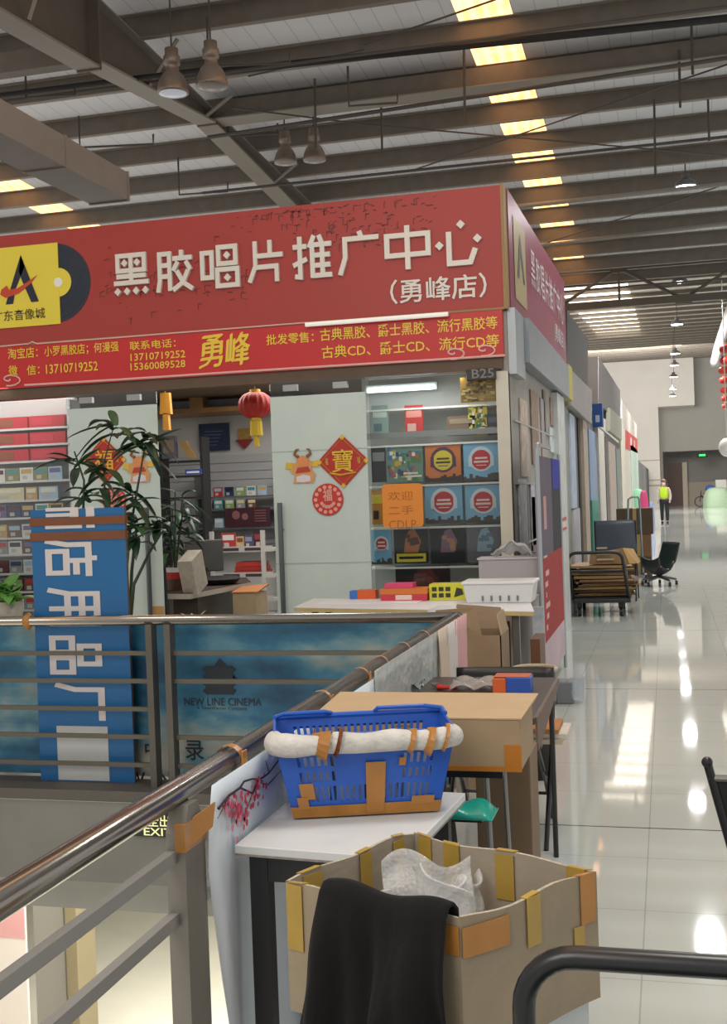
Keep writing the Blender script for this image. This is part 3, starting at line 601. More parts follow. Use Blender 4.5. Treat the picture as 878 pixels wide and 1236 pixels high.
# --- inside the doorway
iy = 12.7
wy = 12.3
t = thing('wall_shelf', 'brown wooden storage shelf high on the shop back wall', 'shelf', (-4.4, wy, 2.2))
a, b = fs(180, 500, wy), fs(345, 498, wy)
MB().box(a.x-.6, b.x+.3, wy-.1, wy+.6, a.z-.02, a.z+.03).build('board', mat('#9a7046', .5, var=.15, scale=8), t); a2 = fs(240, 470, wy)
MB().box(a2.x-.08, a2.x+.08, wy-.1, wy+.05, a.z+.03, a.z+.5).build('post', mat('#9a7046', .5, var=.15, scale=8), t)
MB().box(a.x-.6, b.x+.3, wy-.12, wy-.08, a.z+.42, a.z+.5).build('beam', mat('#7a5634', .5, var=.15, scale=8), t)
MB().box(a.x, b.x, wy+.3, wy+.32, a.z+.03, a.z+.4).build('stored_panel', mat('#b9bcc2', .5), t)
def board_at(p0, p1, Y, th, m, name, label, cat, **k):
    a, b = at('Y', p0[0], p1[1], Y), at('Y', p1[0], p0[1], Y); return MB().box(a.x, b.x, Y, Y+th, a.z, b.z).build(name, m, label=label, cat=cat, **k)
t = thing('wall_poster', 'dark blue poster on the back wall left of the red lantern', 'poster', fs(258, 544, 12.93))
a, b = fs(241, 545, 12.93), fs(276, 510, 12.93); MB().box(a.x, b.x, 12.93, 12.96, a.z, b.z).build('sheet', mat('#1c2a48', .4), t)
mb = MB()
for i in range(5): mb.box(a.x+.06, b.x-.08-.02*i, 12.925, 12.93, b.z-.1-.04*i, b.z-.09-.04*i)
mb.build('print', mat('#4a5f86', .5), t)
t = thing('gold_ornament', 'gold and red lucky ornament on the back wall beside the lantern', 'ornament', fs(295, 539, 12.95))
a, b = fs(288, 534, 12.95), fs(302, 517, 12.95); MB().box(a.x, b.x, 12.94, 12.975, a.z, b.z).build('plaque', mat('#b08a4a', .4, .3, var=.3, scale=20), t)
MB().prism([(a.x-.03, 12.92, a.z+.03), (b.x+.03, 12.92, a.z+.03), ((a.x+b.x)/2, 12.92, a.z-.08)], (0, .05, 0)).build('base', mat('#8c2a24', .5), t)
# red lantern
def lantern(c, r, label, scale=1., group=None, tas=True, nm='red_lantern', cord=1.7):
    t = thing(nm, label, 'lantern', c, group); n = 16
    def f(u, v):
        a = 2*math.pi*u; th = math.pi*(.1+.8*v); rr_ = r*(math.sin(th)**.8)*(1+.045*math.cos(n*a)); return Vector(c)+Vector((rr_*math.cos(a), rr_*math.sin(a), -r*.82*math.cos(th)))
    MB().grid(f, 64, 10).build('body', mat('#b5241c', .45), t, smooth=True)
    MB().cyl(Vector(c)+ZZ*r*.74, Vector(c)+ZZ*r*.95, r*.32, 14).cyl(Vector(c)-ZZ*r*.74, Vector(c)-ZZ*r*.92, r*.32, 14).build('rim', gold, t)
    MB().tube([Vector(c)+ZZ*r*.9, Vector(c)+ZZ*(r*cord)], r*.025, 5).build('cord', mat('#7c1a16', .6), t)
    if tas:
        m = MB(); m.tube([Vector(c)-ZZ*r*(.95), Vector(c)-ZZ*r*1.85], [r*.36, r*.4], 12)
        m.tube([Vector(c)-ZZ*r*1.85, Vector(c)-ZZ*r*2.5], [r*.16, r*.18], 8); m.build('tassel', mat('#d9b32a', .6), t)
    return t
lantern(fs(308.5, 489, 9.8), .146, 'round red paper lantern with yellow tassel hanging in the shop doorway', cord=(2.72-fs(308.5, 489, 9.8).z)/.146)
for i, (x, y, w_, h_) in enumerate(((199, 487, 14, 28), (200, 509, 8, 22))):
    c = fs(x, y, 10.2); MB().tube([c, Vector((c.x, c.y+.025, 2.72))], .004, 5).prism([c+Vector((a_*w_*.0036*1.1, 0, b_*h_*.0036)) for a_, b_ in ((-1, -1), (1, -1), (.8, 1), (-.8, 1))], (0, .05, 0)).build('yellow_tassel', mat('#c98a2a', .6), label='%s yellow tassel hanging beside the left door top' % ('large upper', 'small lower')[i], cat='tassel')
# back wall disc shelves
by = 12.75; bz = [fs(290, y, by).z for y in (598.5, 613.5, 636, 657)]
rack('back_rack', 'low dark disc rack against the shop back wall', fs(238, 600, by).x, fs(336, 600, by).x, by, bz, mat('#5f5d60', .5), back=False)
for r_, cols in ((0, ['white', 'red', 'navy', 'green', 'white', 'pale blue']), (1, ['white', 'teal', 'green', 'grey', 'brown']), (2, ['brown', 'pale blue'])):
    for i, c in enumerate(cols):
        disc(fs(246+i*13.4, 600, by).x, .108, .108, bz[r_], by, CD[c], rr.choice(CN)[1], f'{c} disc case, {ORD[i]} from left on the {ORD[r_]} shelf of the back rack', 'disc cases on the back rack')
# white trolley rack
wy2 = 11.6; wz = [fs(300, y, wy2).z for y in (662, 693, 721, 740)]; x0, x1 = fs(264, 700, wy2).x, fs(336, 700, wy2).x
t = thing('display_rack', 'white metal tiered display rack inside the shop doorway', 'rack', ((x0+x1)/2, wy2, 0))
wm_ = mat('#bcb8b2', .4)
for z in wz: MB().box(x0, x1, wy2-.15, wy2+.25, z-.03, z).box(x0, x1, wy2-.16, wy2-.15, z-.03, z+.03).build('tier', wm_, t); MB().box(x0+.12, x0+.3, wy2-.163, wy2-.16, z-.015, z+.015).box(x1-.3, x1-.12, wy2-.163, wy2-.16, z-.015, z+.015).build('price_label', mat('#4a3038', .5), t)
for x in (x0, fs(325, 700, wy2).x): MB().box(x-.02, x+.02, wy2-.17, wy2-.13, 0, fs(300, 640, wy2).z).build('post', wm_, t)
for i, (a_, b_, c_, h_) in enumerate(((269, 286, '#b03434', .17), (287, 296, '#c9a06a', .13), (297, 307, '#4a4a68', .14), (308, 322, '#4a2028', .17))):
    xa, xb = fs(a_, 662, wy2).x, fs(b_, 662, wy2).x
    disc(xa, xb-xa, h_, wz[0], wy2, c_, ('#d9d4d0', '#7a4a30', '#8a8aa0', '#8a3a40')[i], '%s album on the top tier of the white rack' % ('red and white', 'tan', 'blue grey', 'dark maroon')[i], 'albums on the white rack', 'album', 'album')
t = thing('boxed_collection', 'large dark maroon boxed record collection standing above the white rack', 'box', fs(294, 636, 12.7)); a, b = fs(272, 636, 12.7), fs(326, 612, 12.7)
MB().box(a.x, b.x, 12.697, 12.71, bz[2]+.001, b.z).build('box', mat('#42202a', .4), t)
m = MB()
for i in range(5): m.box(a.x+(b.x-a.x)*.66, b.x-.05, 12.692, 12.697, b.z-.04-.03*i, b.z-.03-.03*i)
m.lathe([(0, 0), (.05, 0), (.05, .004), (0, .004)], (a.x+.14, 12.692, b.z-.08), 10, ax='Y').lathe([(0, 0), (.04, 0), (.04, .004), (0, .004)], (a.x+.25, 12.692, b.z-.1), 10, ax='Y').build('print', mat('#8a5a58', .5), t)
a, b = fs(288, 692, wy2), fs(323, 675, wy2)
for i in range(3): MB().box(a.x+.01*i, b.x-.02*i, wy2-.12, wy2+.15, wz[1]+.045*i, wz[1]+.045*i+.042).build('red_folder', mat(('#b52f28', '#a8352c', '#bd3a30')[i], .45), label='%s of three red folders stacked on the white rack' % ('lowest', 'middle', 'topmost')[i], cat='folder', group='red folders on the white rack')
# black shelf unit at the left of the doorway
ky = 11.75; x0, x1 = fs(196, 600, ky).x, fs(246, 600, ky).x; kz = [fs(220, y, ky).z for y in (556, 574, 600, 622, 643, 664)]
rack('black_shelf', 'narrow black shelf unit just inside the left door', x0, x1, ky, kz, mat('#232224', .5), back=False)
for i, (a_, b_, y0, y1, c_, tl, nm, lb) in enumerate(((196, 212, 554, 526, '#5a5a66', 0, 'framed_picture', 'grey framed picture on top of the black shelf unit'), (216, 224, 554, 532, '#9a7a4c', 1, 'wooden_frame', 'tan wooden frame leaning on top of the black shelf unit'), (224, 243, 573, 566, '#3a4a9a', 0, 'white_blue_carton', 'white and blue carton on second black shelf'))):
    a, b = fs(a_, y0, ky-.05), fs(b_, y1, ky-.05); ln = .12 if tl else 0
    m = MB().hexa([(a.x+ln, ky-.06, a.z), (b.x+ln, ky-.06, a.z), (b.x+ln, ky+.0, a.z), (a.x+ln, ky, a.z), (a.x-0, ky-.06, b.z), (b.x, ky-.06, b.z), (b.x, ky, b.z), (a.x, ky, b.z)])
    m.box(a.x+.02, b.x-.02, ky-.064, ky-.06, b.z-(b.z-a.z)*.75, b.z-.02, 1) if not tl else None
    m.build(nm, [mat(c_, .5), mat(('#857468', '#000000', '#d9d9e0')[i], .5)], label=lb, cat=('picture', 'frame', 'carton')[i])
# desk with pale edge, cup, carton
dy = 10.4; a, b = fs(203, 717, dy), fs(285, 700, dy+.7)
t = thing('counter_desk', 'dark wooden counter desk with pale edge inside the shop', 'desk', (-4.1, 10.6, 0))
z = .78; P0 = [at('Z', x, y, z) for x, y in ((203, 716), (230, 716), (303, 702), (297, 697), (203, 697))]
MB().prism([p-ZZ*.04 for p in P0], (0, 0, .04)).build('top', darkw, t)
MB().prism([P0[0]-ZZ*.05-YY*.01, P0[1]-ZZ*.05-YY*.01, P0[2]-ZZ*.05-YY*.01, P0[2]-ZZ*.05+YY*.01, P0[1]-ZZ*.05+YY*.02, P0[0]-ZZ*.05+YY*.02], (0, 0, .045)).build('edge', mat('#a89f94', .4), t)
MB().prism([p*1-ZZ*p.z for p in (P0[0]+YY*.1, P0[1]+YY*.15, P0[2]+YY*.15-XX*.2, P0[4])], (0, 0, .73)).build('cabinet', darkw, t)
cc = at('Z', 235, 711, z); MB().lathe([(0, 0), (.03, 0), (.042, .1), (.038, .1), (.027, .01), (0, .01)], cc, 14).build('paper_cup', mat('#b3b8c0', .5), label='small pale cup standing on the dark shop desk', cat='cup')
t = thing('monitor', 'grey monitor seen from behind on the dark shop desk', 'monitor', at('Z', 248, 704, z)); c = at('Z', 248, 704, z)
MB().obox(c+Vector((0, 0, .26)), (.36, .03, .3), Matrix.Rotation(.5, 4, 'Z')).build('screen', mat('#4d4b4a', .5), t, bevel=.01); MB().box(c.x-.03, c.x+.03, c.y-.02, c.y+.04, z+.01, z+.15).build('stand', blk, t); MB().box(c.x-.1, c.x+.1, c.y-.07, c.y+.07, z, z+.012).build('base', blk, t)
c = at('Z', 227, 716, z); MB().obox(c+Vector((0, .12, .165)), (.13, .25, .32), Matrix.Rotation(.35, 4, 'X')).build('paper_stack', mat('#a39a8c', .6, var=.15, scale=20), label='pale leaning stack of papers on the desk beside the plant pot', cat='papers')
c = at('Z', 265, 705, z); MB().lathe([(0, 0), (.16, .01), (.2, .05), (.17, .07), (.08, .05), (0, .055)], c, 18).build('black_hat', mat('#121113', .8), label='black soft hat lying on the back of the shop desk', cat='hat')
cb = mat('#8f7759', .75, var=.12, scale=10)
t = thing('carton', 'tan carton box with orange folded top standing by the shop desk', 'box', fs(295, 745, 9.9)); a, b = fs(282, 745, 9.9), fs(309, 716, 9.9)
MB().box(a.x, b.x, 9.9, 10.2, .0, b.z).build('body', mat('#b09a7c', .7, var=.08, scale=8), t); MB().prism([(a.x-.01, 9.89, b.z+.002), (b.x+.02, 9.89, b.z+.002), (b.x+.02, 10.2, b.z+.05), (a.x-.02, 10.2, b.z+.03)], (0, 0, .012)).build('flap', mat('#a8672c', .6), t)
# ================================================================ railings round the opening
ss = mat('#938d86', .2, .95); ssd = mat('#7d7a75', .35, .75); postm = mat('#57534d', .45, .4, var=.08, scale=6)
tape = mat('#ab7638', .3, var=.12, scale=14); tapey = mat('#ab8d40', .3, var=.1, scale=14); tapeb = mat('#693a16', .3, var=.12, scale=10)
HZ = .915
t = thing('railing', 'near steel railing running away from lower left beside the white table', 'railing', (XR, 2, 0))
MB().tube([(XR, -2, HZ), (XR, 5.84, HZ)], .029, 16).build('handrail', ss, t, smooth=True)
posts = [-.2, 2.36, 4.6, 5.8]
for y in posts:
    MB().box(XR-.002, XR+.042, y-.05, y+.06, 0, .84).prism([(XR-.002, y-.05, .84), (XR-.002, y+.06, .84), (XR-.002, y+.025, HZ-.02), (XR-.002, y-.025, HZ-.02)], (.044, 0, 0)).build('post', mat('#827d75', .45, .3, var=.08, scale=6), t)
for z in (.79, .655):
    for a, b in zip([-2]+posts, posts):
        if a == -2: continue
        MB().box(XR-.0, XR+.022, a+.055, b-.05, z-.014, z+.014).build('bar', mat('#94938f', .4, .1), t)
t = thing('railing', 'far steel railing across the opening in front of the blue cinema banner', 'railing', (-4, YB, 0))
MB().tube([(-9, YB, HZ), (XR+.03, YB, HZ)], .028, 14).build('handrail', ss, t, smooth=True)
px_ = []
for x in (187, 209):
    X = at('Y', x, 850, YB).x; px_.append(X)
for X in px_+[px_[0]-2.1, px_[0]-2.2]: MB().box(X-.018, X+.018, YB-.05, YB+.02, 0, HZ-.02).build('post', postm, t)
for z in (.735, .582, .428, .275, .12):
    for a, b in ((px_[0]-2.1, px_[0]), (px_[1], -1.1)):
        if z == .428 and b == -1.1: continue
        MB().box(a, b, YB-.012, YB+.006, z-.012, z+.012).build('bar', mat('#59544b', .5, .3), t)
# cinema banner
def cloudmat():
    m = bpy.data.materials.new('printed_sky'); m.use_nodes = True; nt = m.node_tree; N = nt.nodes; L = nt.links; b = N['Principled BSDF']
    tc = N.new('ShaderNodeTexCoord'); mp = N.new('ShaderNodeMapping'); mp.inputs['Scale'].default_value = (.9, 1, 1.7); n = N.new('ShaderNodeTexNoise'); n.inputs['Scale'].default_value = 1.5; n.inputs['Detail'].default_value = 7; n.inputs['Roughness'].default_value = .55
    r = N.new('ShaderNodeValToRGB'); e = r.color_ramp.elements; e[0].position = .36; e[0].color = (*rgb('#0d3f5e'), 1); e[1].position = .66; e[1].color = (*rgb('#96968a'), 1)
    x = e.new(.48); x.color = (*rgb('#27627f'), 1); x = e.new(.55); x.color = (*rgb('#587f8c'), 1)
    L.new(tc.outputs['Object'], mp.inputs[0]); L.new(mp.outputs[0], n.inputs['Vector']); L.new(n.outputs['Fac'], r.inputs[0]); L.new(r.outputs[0], b.inputs['Base Color']); b.inputs['Roughness'].default_value = .4; return m
BY = 6.02
t = thing('cinema_banner', 'blue cloudy sky cinema banner hung behind the far railing', 'banner', (-4, BY, 0))
MB().box(-9, -1.13, BY, BY+.01, .02, .9).build('sheet', cloudmat(), t)
bd = mat('#16222b', .5); B2 = lambda x, y, d=.003: at('Y', x, y, BY)-Vector((0, d, 0)); KX, KZ = .00493, .0047
MB().text('NEW LINE CINEMA', B2(223, 851), XX, ZZ, 92*KX, 9*KZ, .003, .0).build('title_lettering', bd, t)
MB().text('A TimeWarner Company', B2(238, 857), XX, ZZ, 60*KX, 4.5*KZ, .003).build('small_lettering', bd, t)
for s_, x, y, w_, h_ in (('中', 176, 914, 18, 20), ('录', 225, 917, 22, 24), ('AV', 152, 947, 25, 16), ('N', 193, 947, 14, 16)): MB().text(s_, B2(x, y), XX, ZZ, w_*KX, h_*KZ, .003, .01).build('large_lettering', bd, t)
m = MB(); a, b = B2(249, 838), B2(281, 804); m.box(a.x, b.x, a.y-.002, a.y, a.z, b.z)
m.prism([Vector((a.x+x*.16, a.y-.002, a.z+z*.16)) for x, z in ((.35, 1), (.8, 1), (.55, 1.25))], (0, .002, 0))
for i in range(4): z = a.z+(b.z-a.z)*(i+.3)/4; m.box(a.x-.014, a.x, a.y-.002, a.y, z, z+.018).box(b.x, b.x+.014, a.y-.002, a.y, z, z+.018)
m.prism([Vector((b.x, a.y-.002, b.z-.05)), Vector((b.x+.035, a.y-.002, b.z-.075)), Vector((b.x, a.y-.002, b.z-.1))], (0, .002, 0)).build('emblem', bd, t)
# sideways blue trade sign
GY = 5.925
t = thing('standing_sign', 'tall blue sign board with sideways white Chinese characters and brown tape bands', 'sign', at('Y', 98, 952, GY))
a, b = at('Y', 50, 953, GY), at('Y', 150, 612, GY); bl = mat('#0b568a', .35, var=.03, scale=2); r_ = .035
prof = [(b.x, b.z), (a.x, b.z), (a.x, a.z+r_), (a.x+.012, a.z+.01), (a.x+r_, a.z), (b.x-r_, a.z), (b.x-.012, a.z+.01), (b.x, a.z+r_)]
MB().prism([(x, GY, z) for x, z in prof], (0, .004, 0), 0).prism([(x, GY+.0041, z) for x, z in prof], (0, .02, 0), 1).build('board', [bl, mat('#5a3f28', .5)], t)
G2 = lambda x, y: at('Y', x, y, GY-.001); m = MB()
for g, x, y in (('dian', 57, 653), ('yong', 60, 712), ('pin', 62, 769), ('chang2', 67, 826)):
    m.strokes(GL[g], G2(x, y), -ZZ, XX, 43*KZ, 62*KX, .003, .135)
m.strokes([[(0, .92), (1, .92)], [(.0, .6), (.92, .6)], [(.08, .02), (.08, .6)], [(.92, .0), (.92, .75)], [(.35, .02), (.35, .6)], [(.62, .02), (.62, .6)]], G2(54, 613.5), -ZZ, XX, 25*KZ, 62*KX, .003, .17)
m.build('lettering', mat('#b9b3b3', .4), t)
q0, q1 = G2(71, 941), G2(130, 877); MB().box(q0.x, q1.x, GY-.003, GY, q0.z, q1.z).build('blank_panel', mat('#a9acab', .5), t)
for y0, y1 in ((622, 635), (640, 653)):
    p0, p1 = G2(48, y1), G2(150, y0); MB().box(a.x-.004, b.x+.004, GY-.008, GY+.03, p0.z, p1.z).build('tape_band', tapeb, t)
p0 = at('Y', 31, 760, YB)
MB().tube([Vector((p0.x, YB, HZ))+Vector((dx, .031*math.sin(q), .031*math.cos(q))) for dx, q in [(0, k*math.pi/6) for k in range(12)]], .004, 4, closed=True).tube([Vector((p0.x+.02, YB, HZ))+Vector((0, .031*math.sin(k*math.pi/6), .031*math.cos(k*math.pi/6))) for k in range(12)], .018, 4, closed=True).build('rail_tape', tape, label='brown tape wound on the far handrail left of the blue sign', cat='tape')
# exit sign under the slab edge
t = thing('exit_sign', 'dark exit sign with yellow letters on the grey slab edge behind the railing post', 'exit sign', at('Y', 195, 1009, 5.72))
a, b = at('Y', 160, 1009, 5.72), at('Y', 226, 981, 5.72); MB().box(a.x, b.x, 5.72, 5.75, a.z, b.z).build('casing', mat('#17231d', .4), t)
MB().text('安全出口', at('Y', 165, 997, 5.718), XX, ZZ, 56*.0046, 14*.0046, .002, .012).text('EXIT', at('Y', 174, 1008, 5.718), XX, ZZ, 36*.0046, 9*.0046, .002, .012).build('lettering', mat('#e0dca0', .4, emit=.5), t)
# lower storey seen through the opening
S('column_lower', MB().box(*sorted((at('Y', 82, 1200, 11).x, at('Y', 95, 1200, 11).x)), 11, 11.4, -4.4, -.86), mat('#8b7f62', .5))
S('column_lower', MB().box(*sorted((at('Y', 44, 1200, 11.2).x, at('Y', 80, 1200, 11.2).x)), 11.2, 11.6, -4.4, -.86), mat('#aaa79e', .5))
c = at('Y', 15, 1236, 10); t = thing('floor_poster', 'red and white poster stand on the lower storey at far left', 'poster', (c.x, 10, -4.4))
MB().box(c.x-.5, c.x+.18, 10, 10.03, -4.0, -1.5).build('sheet', mat('#d9cfc6', .4), t); MB().box(c.x-.3, c.x+.18, 9.99, 10, -2.6, -2.2).build('print', mat('#cf9a98', .4), t)
MB().box(c.x-.4, c.x+.1, 9.95, 10.2, -4.4, -4.0).build('foot', steel, t)
# ---------------------------------------------------------------- things hung on the near rail
SX = -1.014
t = thing('plum_print', 'pale plastic sheet printed with red plum blossom hanging on the near handrail', 'sheet', (SX, 3.1, 0))
le = [(925, 258), (960, 255), (1000, 252), (1050, 251), (1110, 258), (1180, 268), (1236, 278), (1300, 288)]
lp = [at('X', x, y, SX) for y, x in le]
def sheetf(u, v):
    z = .91*(1-v); k = 0
    while k < len(lp)-2 and lp[k+1].z > z: k += 1
    q = (lp[k].z-z)/max(1e-5, lp[k].z-lp[k+1].z); q = min(1.3, max(-.5, q)); y0 = lp[k].y+(lp[k+1].y-lp[k].y)*q
    return Vector((SX+.006*math.sin(5*u+6*v)*v, y0+(3.95-y0)*u, z))
MB().grid(sheetf, 20, 20).build('sheet', mat('#dde6ee', .35, var=.05, scale=3), t, smooth=True, solid=.002)
W_ = lambda x, y: at('X', x, y, SX+.012); m = MB()
for pth, r in (([(259, 973), (272, 957), (285, 948), (300, 955), (306, 940), (320, 930), (332, 914)], .006), ([(285, 948), (290, 940), (300, 937), (312, 940)], .005), ([(300, 955), (295, 968), (288, 985)], .003), ([(306, 940), (318, 945), (330, 932), (342, 920)], .003), ([(272, 957), (268, 965), (258, 985)], .0025), ([(320, 930), (316, 915)], .002)):
    m.tube([W_(p[0]+5, p[1]+3) for p in pth], [r*.6*(1-.5*i/len(pth)) for i in range(len(pth))], 5)
m.build('printed_branch', mat('#2a1720', .5), t)
m = MB(); rr = random.Random(5)
for k in range(170):
    x, y = rr.choice([(272, 962, 7, 14), (268, 948, 7, 14), (292, 948, 6, 8), (288, 980, 5, 9), (308, 952, 14, 10), (305, 932, 5, 5)])[:2]; x += rr.gauss(0, 7); y += rr.gauss(0, 12)
    if not 259 < x < 335 or y < 905-.5*(x-300)-4: continue
    c = W_(x, y)+XX*.0006*(k % 5)
    if c.z > .865 or x < 264: continue
    q = rr.uniform(.005, .011)
    m.quad([c+Vector((0, q*math.cos(i*1.0472), q*math.sin(i*1.0472))) for i in range(6)], k % 3)
m.build('printed_blossom', [mat('#b02a3c', .5), mat('#c24a68', .5), mat('#c97a8c', .5)], t)
film_m = film('#c9cdc9', .62)
t = thing('plastic_film', 'crumpled clear plastic film draped along the near handrail behind the basket', 'film', (SX, 4.4, .4))
MB().grid(lambda u, v: Vector((SX+.012*math.sin(17*u+3*v)*v, 3.97+1.28*u, .935-(.42+.05*math.sin(11*u))*v)), 40, 10).build('sheet', film_m, t, smooth=True, solid=.002)
t = thing('hanging_cloth', 'pale pink and white cloth strips tied at the far end of the near handrail', 'cloth', (SX, 5.5, .3))
for i, (y0, y1, c) in enumerate(((5.1, 5.32, '#cbb9a8'), (5.3, 5.55, '#d3c9c6'), (5.52, 5.84, '#cf9fa0'))):
    MB().grid(lambda u, v: Vector((SX+.01+.012*math.sin(26*u+4*v+i)*(.3+v), y0+(y1-y0)*u*(1-.2*v), .94-.5*v)), 24, 8).build('strip', mat(c, .7), t, smooth=True, solid=.004)
for i, (x, y, wd) in enumerate(((268, 915, .03), (370, 846, .02), (420, 817, .016), (447, 802, .014), (478, 785, .014), (498, 770, .016))):
    c = at('Z', x, y, HZ); c = Vector((XR, c.y, HZ)); m = MB()
    m.tube([c+Vector((.034*math.sin(k*math.pi/7), 0, .034*math.cos(k*math.pi/7))) for k in range(14)], wd*.5, 4, closed=True, flat=.1)
    if i in (0, 1, 2): m.hexa([c+Vector((.036, -wd/2, .02)), c+Vector((.04, -wd/2, .02)), c+Vector((.04, wd/2, .02)), c+Vector((.036, wd/2, .02)), c+Vector((.042, -wd/2-.02, -.1)), c+Vector((.046, -wd/2-.02, -.1)), c+Vector((.046, wd/2-.01, -.1)), c+Vector((.042, wd/2-.01, -.1))])
    m.build('rail_tape', tape, label='brown tape loop on the near handrail, %s from the viewer' % ('nearest', 'second', 'third', 'fourth', 'fifth', 'sixth')[i], cat='tape', group='tape loops on the near handrail')
c = at('Y', 238, 975, 2.31); MB().box(XR+.02, XR+.044, 2.306, 2.424, .80, .86).prism([(XR+.044, 2.33, .81), (XR+.065, 2.40, .83), (XR+.065, 2.42, .88), (XR+.044, 2.35, .865)], (.003, .006, 0)).build('post_tape', tape, label='orange brown tape wrapped round the top of the near railing post', cat='tape')
# ---------------------------------------------------------------- white table with the basket
t = thing('side_table', 'small white topped table with black legs under the blue basket', 'table', (-.8, 2.85, 0))
T0 = [Vector((-.998, 2.535, .73)), Vector((-.587, 2.494, .73)), Vector((-.545, 3.064, .73)), Vector((-.998, 3.10, .73))]
MB().prism(T0, (0, 0, .02)).build('tabletop', [mat('#d3d6d6', .4, var=.05, scale=8)], t, bevel=.002)
MB().prism([p-ZZ*.004+(p-Vector((-.78, 2.8, .73)))*.001 for p in T0], (0, 0, .005)).build('edge_band', mat('#8f8a80', .6, var=.3, scale=40), t)
for x, y in ((-.95, 2.58), (-.64, 2.55), (-.6, 3.0), (-.95, 3.02)): MB().box(x-.022, x+.022, y-.022, y+.022, 0, .728).build('leg', blk, t)
for y in (2.56, 2.99): MB().box(-.93, -.62, y, y+.02, .66, .72).build('apron', blk, t)
# basket
b0, b1 = Vector((-.925, 2.757, .757)), Vector((-.58, 2.872, .757)); ex = (b1-b0).normalized(); ey = Vector((-ex.y, ex.x, 0))
bw = (b1-b0).length; bot = [b0, b1, b1+ey*.2, b0+ey*.2]; cx = sum(bot, Vector())/4
top = [Vector((cx.x, cx.y, 0))+(Vector((p.x, p.y, 0))-Vector((cx.x, cx.y, 0)))*1.0 for p in bot]
tf = lambda sx, sy: cx*1+ex*sx*(bw/2+.042)+ey*sy*.14-ZZ*(cx.z-.962)
top = [tf(-1, -1), tf(1, -1), tf(1, 1), tf(-1, 1)]
t = thing('shopping_basket', 'blue plastic shopping basket with white wrapped rim standing on the white table', 'basket', cx)
bm_ = mat('#2058b8', .35); m = MB()
def wall(i, skip, nu):
    a, b, c, d = bot[i], bot[(i+1) % 4], top[(i+1) % 4], top[i]
    m.grid(lambda u, v: (a*(1-u)+b*u)*(1-v)+(d*(1-u)+c*u)*v, nu, 16, 0, skip)
def sk(i, j, nu):
    if i % 2 == 0 or i < 4 or i > nu-5: return False
    u = i/nu
    if 3 <= j <= 5: return True
    if j in (7, 8, 10, 11): return u < .33 or u > .7
    return False
def skb(i, j, nu): return i % 2 == 1 and 3 < i < nu-4 and (j in (12, 13) or j in (3, 4, 5, 7, 8, 9))
wall(0, lambda i, j: sk(i, j, 51), 51); wall(2, lambda i, j: skb(i, j, 51), 51); wall(1, lambda i, j: skb(i, j, 29), 29); wall(3, lambda i, j: skb(i, j, 29), 29)
m.build('basket_body', bm_, t, solid=.004)
MB().prism(bot, (0, 0, .004)).build('basket_floor', bm_, t)
MB().tube(top, .008, 8, closed=True).tube([p-ZZ*.03+ (p-cx).normalized()*.004 for p in top], .005, 6, closed=True).build('rim', bm_, t)
L_ = lambda a, b, q: a*(1-q)+b*q
MB().tube([L_(top[3], top[0], .2)+ZZ*.012, L_(top[3], top[2], .05)-ey*.03+ZZ*.014, L_(top[3], top[2], .3)-ey*.02+ZZ*.014, L_(top[3], top[2], .34)+ZZ*.006], .006, 8).build('handle', bm_, t)
MB().tube([L_(top[3], top[2], .6)+ZZ*.004, L_(top[3], top[2], .62)-ey*.01+ZZ*.016, L_(top[3], top[2], .9)-ey*.012+ZZ*.016, L_(top[2], top[1], .15)+ZZ*.014, L_(top[2], top[1], .4)+ZZ*.012], .006, 8).build('handle', bm_, t)
pth = []; rad = []; n = 30; rr = random.Random(2)
key = [L_(top[0], top[3], .45), L_(top[0], top[3], .12), top[0]-ey*.004, L_(top[0], top[1], .06)-ey*.012] + [L_(top[0], top[1], q)-ey*.012 for q in (.15, .25, .35, .45, .55, .65, .75, .85, .94)] + [top[1]-ey*.006, L_(top[1], top[2], .12), L_(top[1], top[2], .3)]
for i, p in enumerate(key):
    pth.append(p-ZZ*(.016+.004*math.sin(i*1.9))); rad.append(.027+.004*math.sin(i*2.3)+(.004 if i in (2, 3) else 0))
rad[0] = rad[-1] = .02
MB().tube(pth, rad, 12).build('wrapped_cloth', mat('#c9c6c0', .7, bump=1., bscale=28, var=.12, scale=20), t, smooth=True, sub=1)
for i, (k, wd) in enumerate(((5, .026), (6, .006), (10, .01), (11, .012), (12, .005))):
    p = pth[k]; d = ex
    MB().tube([p+ey*(rad[k]+.004)*math.sin(q*math.pi/7)+ZZ*(rad[k]+.004)*math.cos(q*math.pi/7)+ex*.3*rad[k]*math.cos(q*math.pi/7) for q in range(14)], wd, 4, closed=True, flat=.12).build('tape_band', tape if i != 1 else tapeb, t)
fw = lambda u, v, o=.005: L_(L_(bot[0], bot[1], u), L_(top[0], top[1], u), v)-ey*o
def patch(u0, u1, v0, v1, o=.006, mt=tape, nm='tape_strip'): MB().hexa([fw(u0, v0, o-.003), fw(u1, v0, o-.003), fw(u1, v1, o-.003), fw(u0, v1, o-.003), fw(u0, v0, o), fw(u1, v0, o), fw(u1, v1, o), fw(u0, v1, o)]).build(nm, mt, t)
patch(.5, .62, .02, .66, .009); patch(-.005, 1.005, -.01, .13, .007, mat('#a8732f', .4, var=.25, scale=16)); patch(.08, .17, .22, .42); patch(.05, .12, .1, .25, .008); patch(.8, .95, .1, .2, .009); patch(.7, .74, .6, .7, .008)
